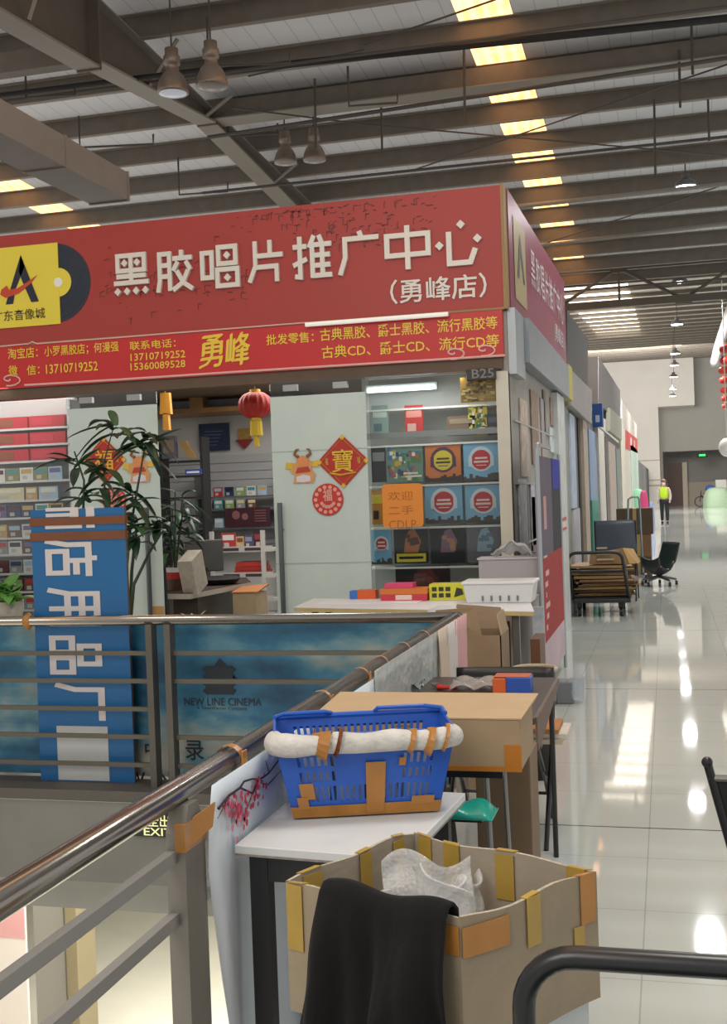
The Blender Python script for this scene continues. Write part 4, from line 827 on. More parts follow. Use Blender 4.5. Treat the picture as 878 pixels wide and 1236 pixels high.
# white stuff stored inside the basket
for i in range(4):
    p = L_(bot[0], bot[1], .16+.22*i)+ey*.1; MB().obox(p+ZZ*.085, (.07, .13, .15), Matrix.Rotation(math.atan2(ex.y, ex.x)+.1*i, 4, 'Z')).build('paper_bundle', mat('#b9c2cc', .6, var=.1, scale=20), label='pale paper bundle inside the blue basket, %s from left' % ORD[i], cat='paper bundle', group='paper bundles in the basket')
# ---------------------------------------------------------------- big taped carton in front
card = mat('#968872', .75, var=.1, scale=9, bump=.25, bscale=35); cardi = mat('#a09584', .75, var=.1, scale=8, bump=.25, bscale=30); cedge = mat('#b5aa98', .8, var=.3, scale=90)
CL, CN_, CRt, CB = Vector((-.697, 2.015, 0)), Vector((-.351, 1.88, 0)), Vector((-.147, 2.165, 0)), Vector((-.529, 2.352, 0))
ring = [CL, CN_, CRt, CB]; cc = sum(ring, Vector())/4
Z0, Z1 = .615, .85
t = thing('open_carton', 'large open cardboard carton patched with yellow tape at the bottom foreground', 'box', (cc.x, cc.y, Z0))
def bend(i, q, z):
    a, b = ring[i], ring[(i+1) % 4]; p = a*(1-q)+b*q; o = (p-cc).normalized(); return p+o*(.012*math.sin(math.pi*q)*math.sin(3*q+i))+ZZ*z
def rimz(i, q): return Z1+.004*math.sin(9*q+i*2)+(.012 if i == 3 else 0)*math.sin(math.pi*q)
for i in range(4):
    m = MB(); n = 12; inn = lambda q, z: bend(i, q, z)-(bend(i, q, 0)-cc).normalized()*.007
    m.grid(lambda u, v: bend(i, u, Z0+(rimz(i, u)-Z0)*v), n, 4, 0); m.grid(lambda u, v: inn(u, Z0+(rimz(i, u)-Z0)*v), n, 4, 1)
    m.grid(lambda u, v: bend(i, u, rimz(i, u)) if v == 0 else inn(u, rimz(i, u)), n, 1, 2); m.grid(lambda u, v: bend(i, u, Z0) if v == 0 else inn(u, Z0), n, 1, 2)
    m.build('side_panel', [card, cardi, cedge], t)
MB().prism([p*.97+cc*.03+ZZ*(Z0) for p in ring], (0, 0, .006)).build('bottom', cardi, t)
def ctape(i, u0, u1, z0, z1, side, mt=tapey):
    m = MB()
    for k in range(4):
        q0, q1 = u0+(u1-u0)*k/4, u0+(u1-u0)*(k+1)/4; f = lambda q, z: bend(i, q, z)+(bend(i, q, 0)-cc).normalized()*(.004 if side > 0 else -.011)
        m.quad([f(q0, z0), f(q1, z0), f(q1, z1), f(q0, z1)])
    if z1 > .84:
        g = lambda q, o: bend(i, q, rimz(i, q)+.0015)+(bend(i, q, 0)-cc).normalized()*o
        m.quad([g(u0, .003), g(u1, .003), g(u1, -.010), g(u0, -.010)])
    m.build('tape_strip', mt, t, solid=.0015)
for a in ((2, .9, .98, .76, .848, -1), (2, .72, .82, .76, .848, -1), (2, .4, .5, .76, .848, -1), (2, .03, .13, .79, .848, -1), (3, .1, .2, .76, .852, -1), (3, .42, .52, .74, .857, -1), (3, .8, .92, .77, .852, -1)): ctape(*a)
ctape(0, .02, .12, .73, .85, 1); ctape(0, .25, .3, .74, .85, 1); ctape(0, .62, .99, .79, .838, 1, tape); ctape(1, .01, .3, .785, .835, 1, tape); ctape(1, .42, .52, .765, .85, 1); ctape(1, .86, .97, .76, .85, 1, tape); ctape(1, .8, .88, .72, .76, 1)
# bubble wrap inside
m = MB(); rr = random.Random(4)
def bub(c, sx, sy, sz, rz, rx, nm_i):
    M_ = Matrix.Rotation(rz, 4, 'Z') @ Matrix.Rotation(rx, 4, 'X'); c = Vector(c)
    return MB().grid(lambda u, v: c+M_ @ Vector(((u-.5)*sx, .016*math.sin(3*math.pi*u+nm_i)*1.+.008*math.sin(5*v*math.pi), (v-.5)*sz+.02*math.sin(2*math.pi*u))), 16, 16)
def bubmat():
    m = film('#e8eaea', .42, .12, 'bubble_wrap'); nt = m.node_tree; b = nt.nodes['Principled BSDF']; v = nt.nodes.new('ShaderNodeTexVoronoi'); v.inputs['Scale'].default_value = 130
    bp = nt.nodes.new('ShaderNodeBump'); bp.invert = True; bp.inputs['Strength'].default_value = 1; bp.inputs['Distance'].default_value = .002; tc = nt.nodes.new('ShaderNodeTexCoord')
    nt.links.new(tc.outputs['Object'], v.inputs[0]); nt.links.new(v.outputs['Distance'], bp.inputs['Height']); nt.links.new(bp.outputs['Normal'], b.inputs['Normal']); return m
bmt = bubmat(); t = thing('bubble_wrap', 'crumpled clear bubble wrap sticking out of the big open carton', 'bubble wrap', (cc.x, cc.y, .64))
for i, a in enumerate((((-.455, 2.14, .735), .17, 0, .25, .35, -.25), ((-.41, 2.1, .73), .16, 0, .24, -.5, .2), ((-.49, 2.09, .71), .17, 0, .2, .9, -.15), ((-.4, 2.17, .72), .14, 0, .2, 1.4, .1))): bub(*a, i).build('sheet', bmt, t, smooth=True, solid=.004)
# black jacket over the edge
ed = (CN_-CL).normalized(); on_ = Vector((ed.y, -ed.x, 0)); jb = mat('#060607', 1., bump=.5, bscale=25)
def jf(u, v):
    q = .27+.70*u; wide = 0
    s = v*.78
    if s < .12: off, z = -.022+.01*s/.12, Z1-.1+.112*s/.12
    elif s < .17: k = (s-.12)/.05; off, z = -.012+.035*k, Z1+.014+.008*math.sin(math.pi*k)
    else:
        k = (s-.17)/.61; off = .023+.035*math.sin(min(1, k*2.2)*1.57)+.03*k; z = Z1+.012-k*.52
        wide = (u-.5)*.06*k; off += (.022*math.sin(u*11+k*2)+.012*math.sin(u*27-k*5)+.008*math.sin(k*14+u*6))*min(1, k*3)+(.02 if u > .62 else 0)*min(1, k*2)
    p = CL+ed*((CN_-CL).length*q+wide)+on_*off; return Vector((p.x, p.y, z+.006*math.sin(u*9)))
MB().grid(jf, 44, 40).build('black_jacket', jb, smooth=True, solid=.006, label='black jacket draped over the front edge of the big open carton', cat='jacket')
# boxes below the carton
inset = lambda k, z: [cc+(p-cc)*k+ZZ*z for p in ring]
q = inset(.93, 0); mid0, mid1 = (q[0]+q[1])/2, (q[2]+q[3])/2
t = thing('white_crate', 'white foam box with dark line marks under the right side of the big carton', 'box', (cc.x+.08, cc.y, 0))
MB().prism([mid0+ed*.03, q[1], q[2], mid1+ed*.03], (0, 0, .614)).build('body', mat('#c3c8c9', .6, var=.05, scale=12), t, bevel=.005)
dirr = (q[2]-q[1]).normalized(); nr = Vector((dirr.y, -dirr.x, 0))
for k in (.35, .52): p = q[1]*(1-k)+q[2]*k; MB().prism([p+nr*.001, p+dirr*.012+nr*.001, p+dirr*.012+nr*.004, p+nr*.004], (0, 0, .612)).build('dark_line', blk, t)
t = thing('red_crate', 'crimson box under the left side of the big carton behind the black jacket', 'box', (cc.x-.1, cc.y, 0))
MB().prism([q[0], mid0, mid1, q[3]], (0, 0, .614)).build('body', mat('#8d1f33', .5, var=.05, scale=12), t, bevel=.005)
# ---------------------------------------------------------------- long carton and its stand
t = thing('long_carton', 'long closed tan carton with orange tape at its lower right corner', 'box', (-.72, 3.4, .77))
x0, x1, y0, y1, z0, z1 = -1.015, -.414, 3.226, 3.53, .77, .915
card2 = mat('#a48c6c', .7, var=.07, scale=7)
MB().box(x0, x1, y0, y1, z0, z1).build('body', card2, t, bevel=.004)
MB().hexa([(x0, y0-.002, z1), (x1+.004, y0-.002, z1), (x1+.01, y1+.0, z1), (x0, y1, z1), (x0, y0-.002, z1+.004), (x1+.004, y0-.002, z1+.004), (x1+.02, y1+.0, z1+.022), (x0, y1, z1+.022)]).build('lid_flap', mat('#b39a78', .7, var=.06, scale=7), t)
MB().box(x1-.045, x1+.002, y0-.003, y0, z0+.002, z0+.075).box(x0, x1+.002, y0-.0028, y0, z0, z0+.014).build('corner_tape', mat('#b57226', .3), t)
MB().box(-.77, -.72, y0-.004, y0+.05, z1-.02, z1+.005).build('lid_tape', tapey, t)
t = thing('folding_stand', 'low dark folding stand with thin metal legs under the long carton', 'stand', (-.72, 3.4, 0))
MB().box(-.97, -.47, 3.25, 3.5, .745, .769).build('top', blk, t)
thin = mat('#8a8a88', .35, .6)
for x, y in ((-.93, 3.27), (-.52, 3.27), (-.5, 3.48), (-.93, 3.48)): MB().tube([(x, y, .745), (x-.02*(1 if x < -.7 else -1), y, 0)], .008, 8).build('leg', thin, t)
MB().box(-.93, -.52, 3.265, 3.275, .3, .31).build('stretcher', thin, t)
c = at('Y', 566, 940, 3.16); MB().box(-.66, c.x+.04, 3.12, 3.25, .655, .665).build('front_shelf', blk, t); m = MB().grid(lambda u, v: Vector((c.x-.085+.155*u, 3.1+.13*v, .667+.05*math.sin(math.pi*v)**.5*(.75+.25*math.sin(7*u+3*v))*math.sin(math.pi*min(1, .1+u*.95))**.4)), 20, 12)
m.build('teal_bag', mat('#1f9c8c', .25, bump=.4, bscale=20), smooth=True, solid=.004, label='small teal plastic bag between the white table and the long carton', cat='bag')
MB().box(-.6, -.43, 3.56, 3.76, 0, .74).build('brown_carton', mat('#7f6a52', .75, var=.1, scale=8), bevel=.004, label='tall narrow brown carton standing under the right end of the long carton', cat='box')
m = MB().hexa([(-.93, 3.3, 0), (-.6, 3.3, 0), (-.6, 3.46, 0), (-.93, 3.46, 0), (-.88, 3.33, .62), (-.64, 3.33, .6), (-.64, 3.43, .6), (-.88, 3.43, .62)])
m.build('black_bag', mat('#15151a', .7, bump=.5, bscale=15), bevel=.03, label='black bag on the floor in shadow below the long carton', cat='bag')
# ---------------------------------------------------------------- dark table with oddments
TZ = .75
t = thing('dark_table', 'dark brown work table with thin black legs behind the long carton', 'table', (-.75, 4.6, 0))
MB().box(-1.01, -.475, 4.1, 5.0, TZ-.025, TZ).build('tabletop', mat('#3d322e', .4, var=.15, scale=10), t, bevel=.003)
MB().hexa([(-.475, 4.12, TZ-.12), (-.465, 4.12, TZ-.12), (-.465, 4.98, TZ-.02), (-.475, 4.98, TZ-.02), (-.475, 4.12, TZ-.001), (-.468, 4.12, TZ-.001), (-.468, 4.98, TZ-.001), (-.475, 4.98, TZ-.001)]).build('side_apron', mat('#6a5648', .6, var=.2, scale=25), t)
for x, y in ((-.97, 4.15), (-.5, 4.15), (-.5, 4.94), (-.97, 4.94)): MB().tube([(x, y, TZ-.02), (x, y, 0)], .011, 8).build('leg', blk, t)
def chair(name, label, loc, rz, mt, w_=.43, sz=.45, bz0=.6, bz1=.8, shell=False):
    t = thing(name, label, 'chair', loc, rz=rz); h = w_/2
    MB().box(-h+.02, h-.02, -.2, .2, sz-.03, sz).build('seat', mt, t, bevel=.012, local=True)
    m = MB().grid(lambda u, v: Vector(((u-.5)*w_, .24+.02*v-.03*(1-(2*u-1)**2)*-1, bz0+(bz1-bz0)*v)), 12, 6)
    m.build('backrest', mt, t, solid=.02, smooth=True, local=True)
    for s in (-1, 1):
        MB().tube([(s*(h-.01), .27, bz1-.02), (s*(h-.01), .23, sz), (s*(h-.01), -.22, 0)], .011, 8).build('front_leg', blk, t, local=True)
        MB().tube([(s*(h-.035), -.19, sz-.02), (s*(h-.035), .1, .22), (s*(h-.03), .3, 0)], .011, 8).build('rear_leg', blk, t, local=True)
    MB().tube([(-h+.03, .16, .15), (h-.03, .16, .15)], .008, 8).build('stretcher', blk, t, local=True)
    return t
chair('folding_chair', 'black folding chair with papers on its seat behind the dark table', (-.77, 5.24, 0), 0, mat('#1b1b1d', .45), .46, .45, .54, .715)
for i, (o, c) in enumerate((((0, 0), '#c9b79e'), ((.02, .015), '#d6d0c4'), ((-.015, .0), '#b57a48'))):
    MB().box(-.66+o[0], -.47+o[0], 5.05+o[1], 5.3+o[1], .452+.022*i, .472+.022*i).build('paper_pad', mat(c, .7, var=.1, scale=20), label=('lowest tan', 'middle white', 'topmost brown')[i]+' paper pad stacked on the black folding chair seat', cat='paper', group='papers on the folding chair')
t = thing('orange_blue_carton', 'small orange and blue carton on the right end of the dark table', 'box', at('Z', 618, 838, TZ)); c = at('Z', 618, 838, TZ)
MB().box(c.x-.022, c.x+.075, c.y, c.y+.1, TZ, TZ+.065).build('body', mat('#2a52a8', .5), t, bevel=.003); MB().box(c.x-.075, c.x-.0225, c.y-.001, c.y+.101, TZ, TZ+.062).build('end_band', mat('#d2602a', .5), t, bevel=.003); MB().box(c.x-.07, c.x+.07, c.y+.005, c.y+.1, TZ+.0655, TZ+.068).build('top_label', mat('#b5583a', .5), t)
t = thing('pliers', 'small red handled pliers lying on the dark table', 'pliers', at('Z', 541, 832, TZ)); c = at('Z', 541, 832, TZ)
MB().tube([c+Vector((-.05, .03, .012)), c+Vector((-.015, -.02, .012)), c+Vector((.035, -.05, .012))], .009, 8).build('handle', mat('#b3261e', .4), t); MB().tube([c+Vector((-.04, -.02, .011)), c+Vector((.0, -.03, .012)), c+Vector((.045, -.03, .012))], .009, 8).build('handle', mat('#b3261e', .4), t); MB().tube([c+Vector((-.045, .02, .012)), c+Vector((-.08, .06, .012))], [.012, .004], 8).build('jaw', steel, t)
c = at('Z', 575, 835, TZ); MB().grid(lambda u, v: c+Vector(((u-.5)*.2, (v-.5)*.2+.05, .012+.022*abs(math.sin(6*u+4*v))+.01*math.sin(15*v))), 14, 14).build('clear_bag', film('#a8a29e', .55), smooth=True, solid=.003, label='crumpled clear plastic bag lying flat on the dark table', cat='bag')
c = at('Z', 485, 836, TZ); rr = random.Random(9); m = MB()
m.grid(lambda u, v: c+Vector(((u-.5)*.16, (v-.5)*.14+.02, .015+.03*abs(math.sin(9*u+2*v)*math.cos(7*v)))), 12, 12); m.build('foil_pack', mat('#9fa3a8', .2, .8), solid=.003, label='shiny crumpled silver foil pack at the left end of the dark table', cat='pack')
# stacked cartons at the rail corner
t = thing('carton', 'closed lower brown carton under the open one at the railing corner', 'box', (-1.0, 6.2, 0)); MB().box(-1.16, -.8, 6.02, 6.4, 0, .53).build('body', cb, t, bevel=.004); MB().box(-1.0, -.95, 6.018, 6.02, .02, .528).build('tape_strip', tape, t)
t = thing('carton', 'open brown carton with raised flaps beyond the railing corner', 'box', (-1.0, 6.2, .53)); a, b = at('Y', 529, 823, 6.05), at('Y', 605, 767, 6.05)
zt = b.z; x0, x1 = a.x, b.x; m = MB()
for p in ((x0, x1, 6.05, 6.056), (x0, x1, 6.36, 6.366), (x0, x0+.006, 6.05, 6.366), (x1-.006, x1, 6.05, 6.366)): m.box(*p, .532, zt)
m.box(x0, x1, 6.05, 6.366, .532, .54).build('body', mat('#8b745a', .75, var=.08, scale=9), t)
MB().hexa([(x0, 6.05, zt), (x1-.1, 6.05, zt), (x1-.1, 6.056, zt), (x0, 6.056, zt), (x0+.01, 6.0, zt+.14), (x1-.13, 6.03, zt+.15), (x1-.13, 6.036, zt+.15), (x0+.01, 6.006, zt+.14)]).build('flap', mat('#957d60', .75, var=.08, scale=9), t)
MB().hexa([(x1-.006, 6.08, zt), (x1, 6.08, zt), (x1, 6.34, zt), (x1-.006, 6.34, zt), (x1-.03, 6.12, zt+.1), (x1-.024, 6.12, zt+.1), (x1-.02, 6.33, zt+.11), (x1-.026, 6.33, zt+.11)]).build('flap', mat('#a08a6c', .75), t)
MB().hexa([(x0, 6.36, zt), (x1, 6.36, zt), (x1, 6.366, zt), (x0, 6.366, zt), (x0+.05, 6.42, zt+.13), (x1-.05, 6.42, zt+.11), (x1-.05, 6.426, zt+.11), (x0+.05, 6.426, zt+.13)]).build('flap', mat('#86705a', .75), t)
m = MB()
for i in range(4): m.box(x0+.05+.028*i, x0+.06+.028*i, 6.028, 6.03, zt+.035, zt+.08)
m.box(x0+.2, x0+.27, 6.046, 6.05, .62, .632).build('print', mat('#54402e', .7), t)
c = at('Y', 536, 742, 6.2); MB().ball((c.x, 6.2, c.z), 1, 14, 0, (.1, .08, .05)).build('white_bag', mat('#b9bcbd', .4, bump=.6, bscale=14), smooth=True, label='crumpled white plastic bag on top of the open carton flaps', cat='bag')
t = thing('waste_bin', 'round dark bin with tan rim right of the open carton', 'bin', (-.66, 6.45, 0)); c = at('Z', 637, 806, .6)+XX*.03+YY*.06
t.location = (c.x, c.y, 0); R_ = .115
MB().lathe([(0, 0), (.09, 0), (R_-.005, .58), (R_-.012, .58), (.085, .01), (0, .01)], (c.x, c.y, 0), 24).build('body', mat('#2a2624', .6), t, smooth=True); MB().tube([Vector((c.x+R_*math.cos(k*.2618), c.y+R_*math.sin(k*.2618), .585)) for k in range(24)], .012, 8, closed=True).build('rim', mat('#b0a184', .5), t)
# ---------------------------------------------------------------- sales table before the shop
FZ = .78
t = thing('sales_table', 'long white trestle table with yellow edge before the right shop window', 'table', (-1.75, 8.0, 0))
Q0 = [Vector((-2.585, 7.876, FZ-.03)), Vector((-.839, 7.43, FZ-.03)), Vector((-.955, 8.2, FZ-.03)), Vector((-2.644, 8.55, FZ-.03))]
MB().prism(Q0, (0, 0, .025)).build('edge_board', mat('#c2ab74', .5, var=.1, scale=12), t); MB().prism([p+ZZ*.026 for p in Q0], (0, 0, .005)).build('white_sheet', mat('#dddfe2', .45), t)
for x, y in ((-2.45, 7.95), (-.97, 7.56), (-1.05, 8.1), (-2.5, 8.45)): MB().box(x-.02, x+.02, y-.02, y+.02, 0, FZ-.03).build('leg', ssd, t)
MB().box(-1.5, -1.46, 7.68, 7.7, FZ-.029, FZ-.004).build('edge_tape', tape, t)
def onT(x, y): return at('Z', x, y, FZ+.002)
m = MB(); c = onT(438, 723); t = thing('marker_box', 'small orange and blue packet at the left end of the sales table', 'packet', c)
MB().box(c.x-.04, c.x+.1, c.y, c.y+.1, c.z, c.z+.065).build('body', mat('#d8602c', .5), t); MB().box(c.x-.1, c.x-.041, c.y, c.y+.1, c.z, c.z+.06).build('end', mat('#3a6fc0', .5), t)
c = onT(487, 726); t = thing('snack_box', 'magenta and orange packaged box on the sales table beside the yellow one', 'box', c)
MB().box(c.x-.17, c.x+.17, c.y+.02, c.y+.2, c.z, c.z+.05).build('body', mat('#c03848', .45), t); MB().box(c.x-.175, c.x+.175, c.y+.02, c.y+.2, c.z+.0505, c.z+.09).build('upper_half', mat('#d0742c', .45), t); MB().box(c.x-.15, c.x+.06, c.y+.06, c.y+.19, c.z+.091, c.z+.125).build('pink_top', mat('#d94a7c', .45), t)
MB().box(c.x-.06, c.x+.06, c.y+.016, c.y+.02, c.z+.01, c.z+.045).build('print', mat('#e3c9c0', .5), t)
c = onT(539, 725); t = thing('yellow_box', 'yellow box with dark writing on the sales table beside the white tray', 'box', c)
MB().box(c.x-.13, c.x+.14, c.y+.04, c.y+.2, c.z, c.z+.115).build('body', mat('#d3d03a', .45), t); m = MB()
for i in range(2):
    for j in range(3): m.box(c.x-.11+.05*j, c.x-.075+.05*j, c.y+.036, c.y+.04, c.z+.02+.045*i, c.z+.05+.045*i)
m.prism([(c.x+.05, c.y+.036, c.z+.02), (c.x+.12, c.y+.036, c.z+.04), (c.x+.11, c.y+.036, c.z+.08), (c.x+.07, c.y+.036, c.z+.09)], (0, .003, 0)); m.build('print', mat('#35351f', .5), t)
c = onT(603, 728); t = thing('white_tray', 'white plastic tray box on the right end of the sales table', 'tray', c); m = MB()
x0, x1, y0, y1 = c.x-.25, c.x+.24, c.y, c.y+.28
m.hexa([(x0+.02, y0+.02, c.z), (x1-.02, y0+.02, c.z), (x1-.02, y1-.02, c.z), (x0+.02, y1-.02, c.z), (x0, y0, c.z+.13), (x1, y0, c.z+.13), (x1, y1, c.z+.13), (x0, y1, c.z+.13)]); m.build('body', mat('#d3d5d4', .4), t, bevel=.006)
MB().box(x0-.01, x1+.01, y0-.01, y1+.01, c.z+.1305, c.z+.15).build('lid', mat('#dcdedd', .4), t, bevel=.005); m = MB()
for i in range(5): m.box(x0+.13+.06*i, x0+.142+.06*i, y0+.002, y0+.012, c.z+.015, c.z+.05)
m.build('vent_slots', mat('#6a6d6e', .5), t)
c = onT(615, 722); t = thing('white_carton', 'white carton behind the white tray on the sales table', 'box', c); MB().box(c.x-.26, c.x+.22, c.y+.3, c.y+.5, c.z, c.z+.26).build('body', mat('#aaa5aa', .55), t); MB().box(c.x-.27, c.x+.23, c.y+.29, c.y+.51, c.z+.261, c.z+.275).build('lid', mat('#bdb7bb', .55), t)
MB().grid(lambda u, v: Vector((c.x-.16+.3*u+.02*math.sin(9*v), c.y+.32+.1*v, c.z+.29+.1*math.sin(3.1*u)*(.5+.5*math.sin(3*v+1))+.015*math.sin(17*u+5*v))), 16, 10).build('clear_bag', film('#d0d2d2', .6), smooth=True, solid=.003, label='crumpled clear plastic bag on the white carton before the window', cat='bag')
MB().box(onT(380, 730).x, onT(380, 730).x+.75, 8.05, 8.3, FZ+.002, FZ+.006).build('white_papers', mat('#e4e6ea', .5), label='white paper sheets spread on the left half of the sales table', cat='paper')
a = at('Y', 647, 800, 7.3); MB().box(a.x-.03, a.x+.03, 7.3, 7.6, 0, .62).build('brown_board', mat('#5f3b24', .5), label='upright brown board under the right end of the sales table', cat='board')
a = at('Y', 650, 800, 8.3); MB().box(a.x-.03, a.x+.05, 8.3, 8.34, .1, .72).build('white_print', mat('#c3c6d0', .5, var=.3, scale=12), label='pale printed poster under the right end of the sales table', cat='poster')
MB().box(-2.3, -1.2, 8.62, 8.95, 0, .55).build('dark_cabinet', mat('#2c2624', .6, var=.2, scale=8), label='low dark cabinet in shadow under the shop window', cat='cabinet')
# ---------------------------------------------------------------- plants
def leaf(m, b, d, L, w_, droop, mi=0):
    d = Vector(d).normalized(); sd = d.cross(ZZ); sd = sd.normalized() if sd.length > .1 else XX; n = 6; P = []
    for i in range(n+1):
        q = i/n; c = Vector(b)+d*L*q-ZZ*droop*L*q*q; ww = w_*math.sin(math.pi*min(1, .12+.88*q))**.7*(1 if i < n else .05); P.append((c-sd*ww+ZZ*ww*.35, c, c+sd*ww+ZZ*ww*.35))
    m.add([p for r_ in P for p in r_], [(3*i+k, 3*i+k+1, 3*i+k+4, 3*i+k+3) for i in range(n) for k in (0, 1)], mi)
lg = [mat('#24402a', .35, var=.25, scale=12), mat('#365a34', .35, var=.2, scale=12)]
t = thing('lucky_bamboo', 'tall dark green lucky bamboo plant in front of the left glass door', 'plant', (-3.6, 7.4, 0)); rr = random.Random(21); PY = 7.4
P7 = lambda x, y: at('Y', x, y, PY); ms = MB(); ml = MB()
stems = [[(150, 790), (150, 700), (156, 640), (166, 590), (176, 545)], [(147, 790), (146, 720), (150, 680), (128, 620), (127, 560), (140, 520)], [(145, 790), (143, 700), (104, 620), (99, 580), (92, 545)], [(156, 790), (165, 705), (178, 665), (195, 640)], [(153, 790), (158, 690), (168, 640)]]
for s in stems: ms.tube([P7(*p)+YY*rr.uniform(-.05, .05) for p in s], [.014-.002*i for i in range(len(s))], 7)
for x, y, n, L in [(140, 520, 10, .3), (170, 540, 12, .28), (176, 530, 8, .26), (127, 565, 8, .26), (95, 560, 8, .28), (160, 600, 9, .26), (104, 600, 7, .24), (165, 635, 10, .26), (150, 625, 7, .24), (196, 640, 9, .26), (168, 650, 6, .22), (120, 590, 5, .24)]:
    for k in range(n):
        a = rr.uniform(0, 6.28); leaf(ml, P7(x+rr.uniform(-5, 5), y+rr.uniform(-8, 8)), (math.cos(a), math.sin(a)*.7, rr.uniform(-.35, .75)), L*rr.uniform(.7, 1.15), .033, rr.uniform(.1, .7), k % 5 == 0)
ms.build('stems', mat('#2c3d26', .4), t, smooth=True); ml.build('foliage', lg, t, smooth=True, solid=.002)
c = P7(150, 800); MB().lathe([(0, 0), (.13, 0), (.17, c.z+.05), (.15, c.z+.05), (.13, c.z-.02), (0, c.z-.02)], (c.x, PY, 0), 20).build('pot', mat('#6d665c', .5, var=.2, scale=10), t, smooth=True)
t = thing('potted_plant', 'leafy plant in a red and white pot on the dark shop desk', 'plant', at('Z', 213, 712, .781)); c = at('Z', 213, 712, .781); rr = random.Random(8)
MB().lathe([(0, 0), (.075, 0), (.08, .1), (.082, .11)], c, 18).build('pot_base', mat('#5c3a30', .4), t); MB().lathe([(.082, .1), (.083, .16)], c, 18).build('pot_band', mat('#b52a28', .4), t); MB().lathe([(.083, .16), (.086, .2), (.075, .2), (.07, .15), (0, .15)], c, 18).build('pot_rim', mat('#d6d3cc', .4), t)
ms = MB(); ml = MB()
for k in range(7):
    e = c+Vector((rr.uniform(-.1, .16), rr.uniform(-.1, .1), rr.uniform(.5, .95))); ms.tube([c+ZZ*.15, (c+e)/2+ZZ*.1, e], .007, 6)
    for q in range(7): a = rr.uniform(0, 6.28); leaf(ml, e-ZZ*.06*q, (math.cos(a), math.sin(a), rr.uniform(-.2, .6)), rr.uniform(.18, .3), .026, rr.uniform(.2, .8), q % 3 == 0)
ms.build('stems', mat('#33452c', .4), t); ml.build('foliage', lg, t, smooth=True, solid=.002)
t = thing('pot_plant', 'small bright green broad leaved plant in a cream pot at the far left edge', 'plant', (-4, 6.7, .7)); c = at('Y', 10, 748, 6.7); rr = random.Random(3); t.location = (c.x, 6.7, 0)
MB().lathe([(0, c.z-.08), (.085, c.z-.08), (.1, c.z+.12), (.088, c.z+.12), (.08, c.z+.08), (0, c.z+.08)], (c.x, 6.7, 0), 18).build('pot', mat('#a8a293', .6, var=.15, scale=14), t, smooth=True)
MB().cyl((c.x, 6.7, 0), (c.x, 6.7, c.z-.08), .06, 14).box(c.x-.12, c.x+.12, 6.58, 6.82, 0, .03).build('stand', darkw, t); ml = MB()
for k in range(22): a = rr.uniform(0, 6.28); leaf(ml, (c.x+rr.uniform(-.03, .05), 6.7, c.z+.08+rr.uniform(0, .12)), (math.cos(a), math.sin(a), rr.uniform(.2, 1.4)), rr.uniform(.12, .22), .045, rr.uniform(.1, .7), k % 2)
ml.build('foliage', [mat('#4f8a3c', .4, var=.2, scale=12), mat('#79a84e', .4, var=.2, scale=12)], t, smooth=True, solid=.002)
t = thing('spider_plant', 'small spiky pale leaved plant beyond the far handrail before the dark desk', 'plant', (-3.2, 7.8, 0)); c = at('Y', 235, 750, 7.8); t.location = (c.x, 7.8, 0); ml = MB()
for k in range(14): a = rr.uniform(0, 6.28); leaf(ml, (c.x, 7.8, c.z-.03), (math.cos(a), math.sin(a)*.6, rr.uniform(.5, 1.6)), rr.uniform(.12, .2), .012, rr.uniform(.2, .7), 0)
ml.build('foliage', mat('#8aa584', .4), t, solid=.002); MB().lathe([(0, 0), (.1, 0), (.13, c.z), (.11, c.z), (0, c.z-.03)], (c.x, 7.8, 0), 16).build('pot', mat('#4f4a44', .5), t)
# black tube trolley handle in the foreground and chair at right
t = thing('hand_trolley', 'black tubular push handle of a trolley in the bottom right foreground', 'trolley', (.06, 1.5, 0)); YT = 1.635; zt = .897; x0, x1 = -.218, .34; rt = .075
pth = [(x0, YT, .24)]+[(p.x, YT, p.z) for p in arc((x0+rt, YT, zt-rt), rt, 180, 90, 7)]+[(p.x, YT, p.z) for p in arc((x1-rt, YT, zt-rt), rt, 90, 0, 7)]+[(x1, YT, .24)]
MB().tube(pth, .0165, 16).build('handle', mat('#17191c', .3), t, smooth=True); MB().box(x0-.03, x1+.03, .75, YT+.03, .2, .24).build('deck', mat('#2a2c30', .5), t, bevel=.006)
for x in (x0+.05, x1-.05):
    for y in (.85, YT-.08): MB().lathe([(0, -.02), (.06, -.02), (.06, .02), (0, .02)], (x, y, .062), 18, ax='X').build('wheel', blk, t); MB().box(x-.03, x+.03, y-.03, y+.03, .12, .2).build('caster', steel, t)
cY = 3.0; p0 = at('Y', 854, 920, cY); p1 = at('Y', 880, 1012, cY); dx = p1-p0
t = thing('lounge_chair', 'black tube framed folding chair cut off by the right edge', 'chair', (p0.x+.3, cY, 0)); fr = mat('#17171a', .35)
foot = p0+dx*(p0.z/(p0.z-p1.z)); 
MB().tube([p0, foot], .011, 10).ball(p0, .014).build('frame_leg', fr, t); MB().tube([p0+XX*.55, foot+XX*.55], .011, 10).build('frame_leg', fr, t)
MB().tube([p0-ZZ*.03+dx*.05, p0-ZZ*.03+dx*.05+XX*.55], .009, 8).build('top_bar', ssd, t)
q0 = p0+dx*.22+XX*.01; q1 = p0+dx*1.9+XX*.01; MB().hexa([q0, q0+XX*.53, q0+XX*.53+YY*.012, q0+YY*.012, q1, q1+XX*.53, q1+XX*.53+YY*.012, q1+YY*.012]).build('sling', mat('#131316', .7), t)
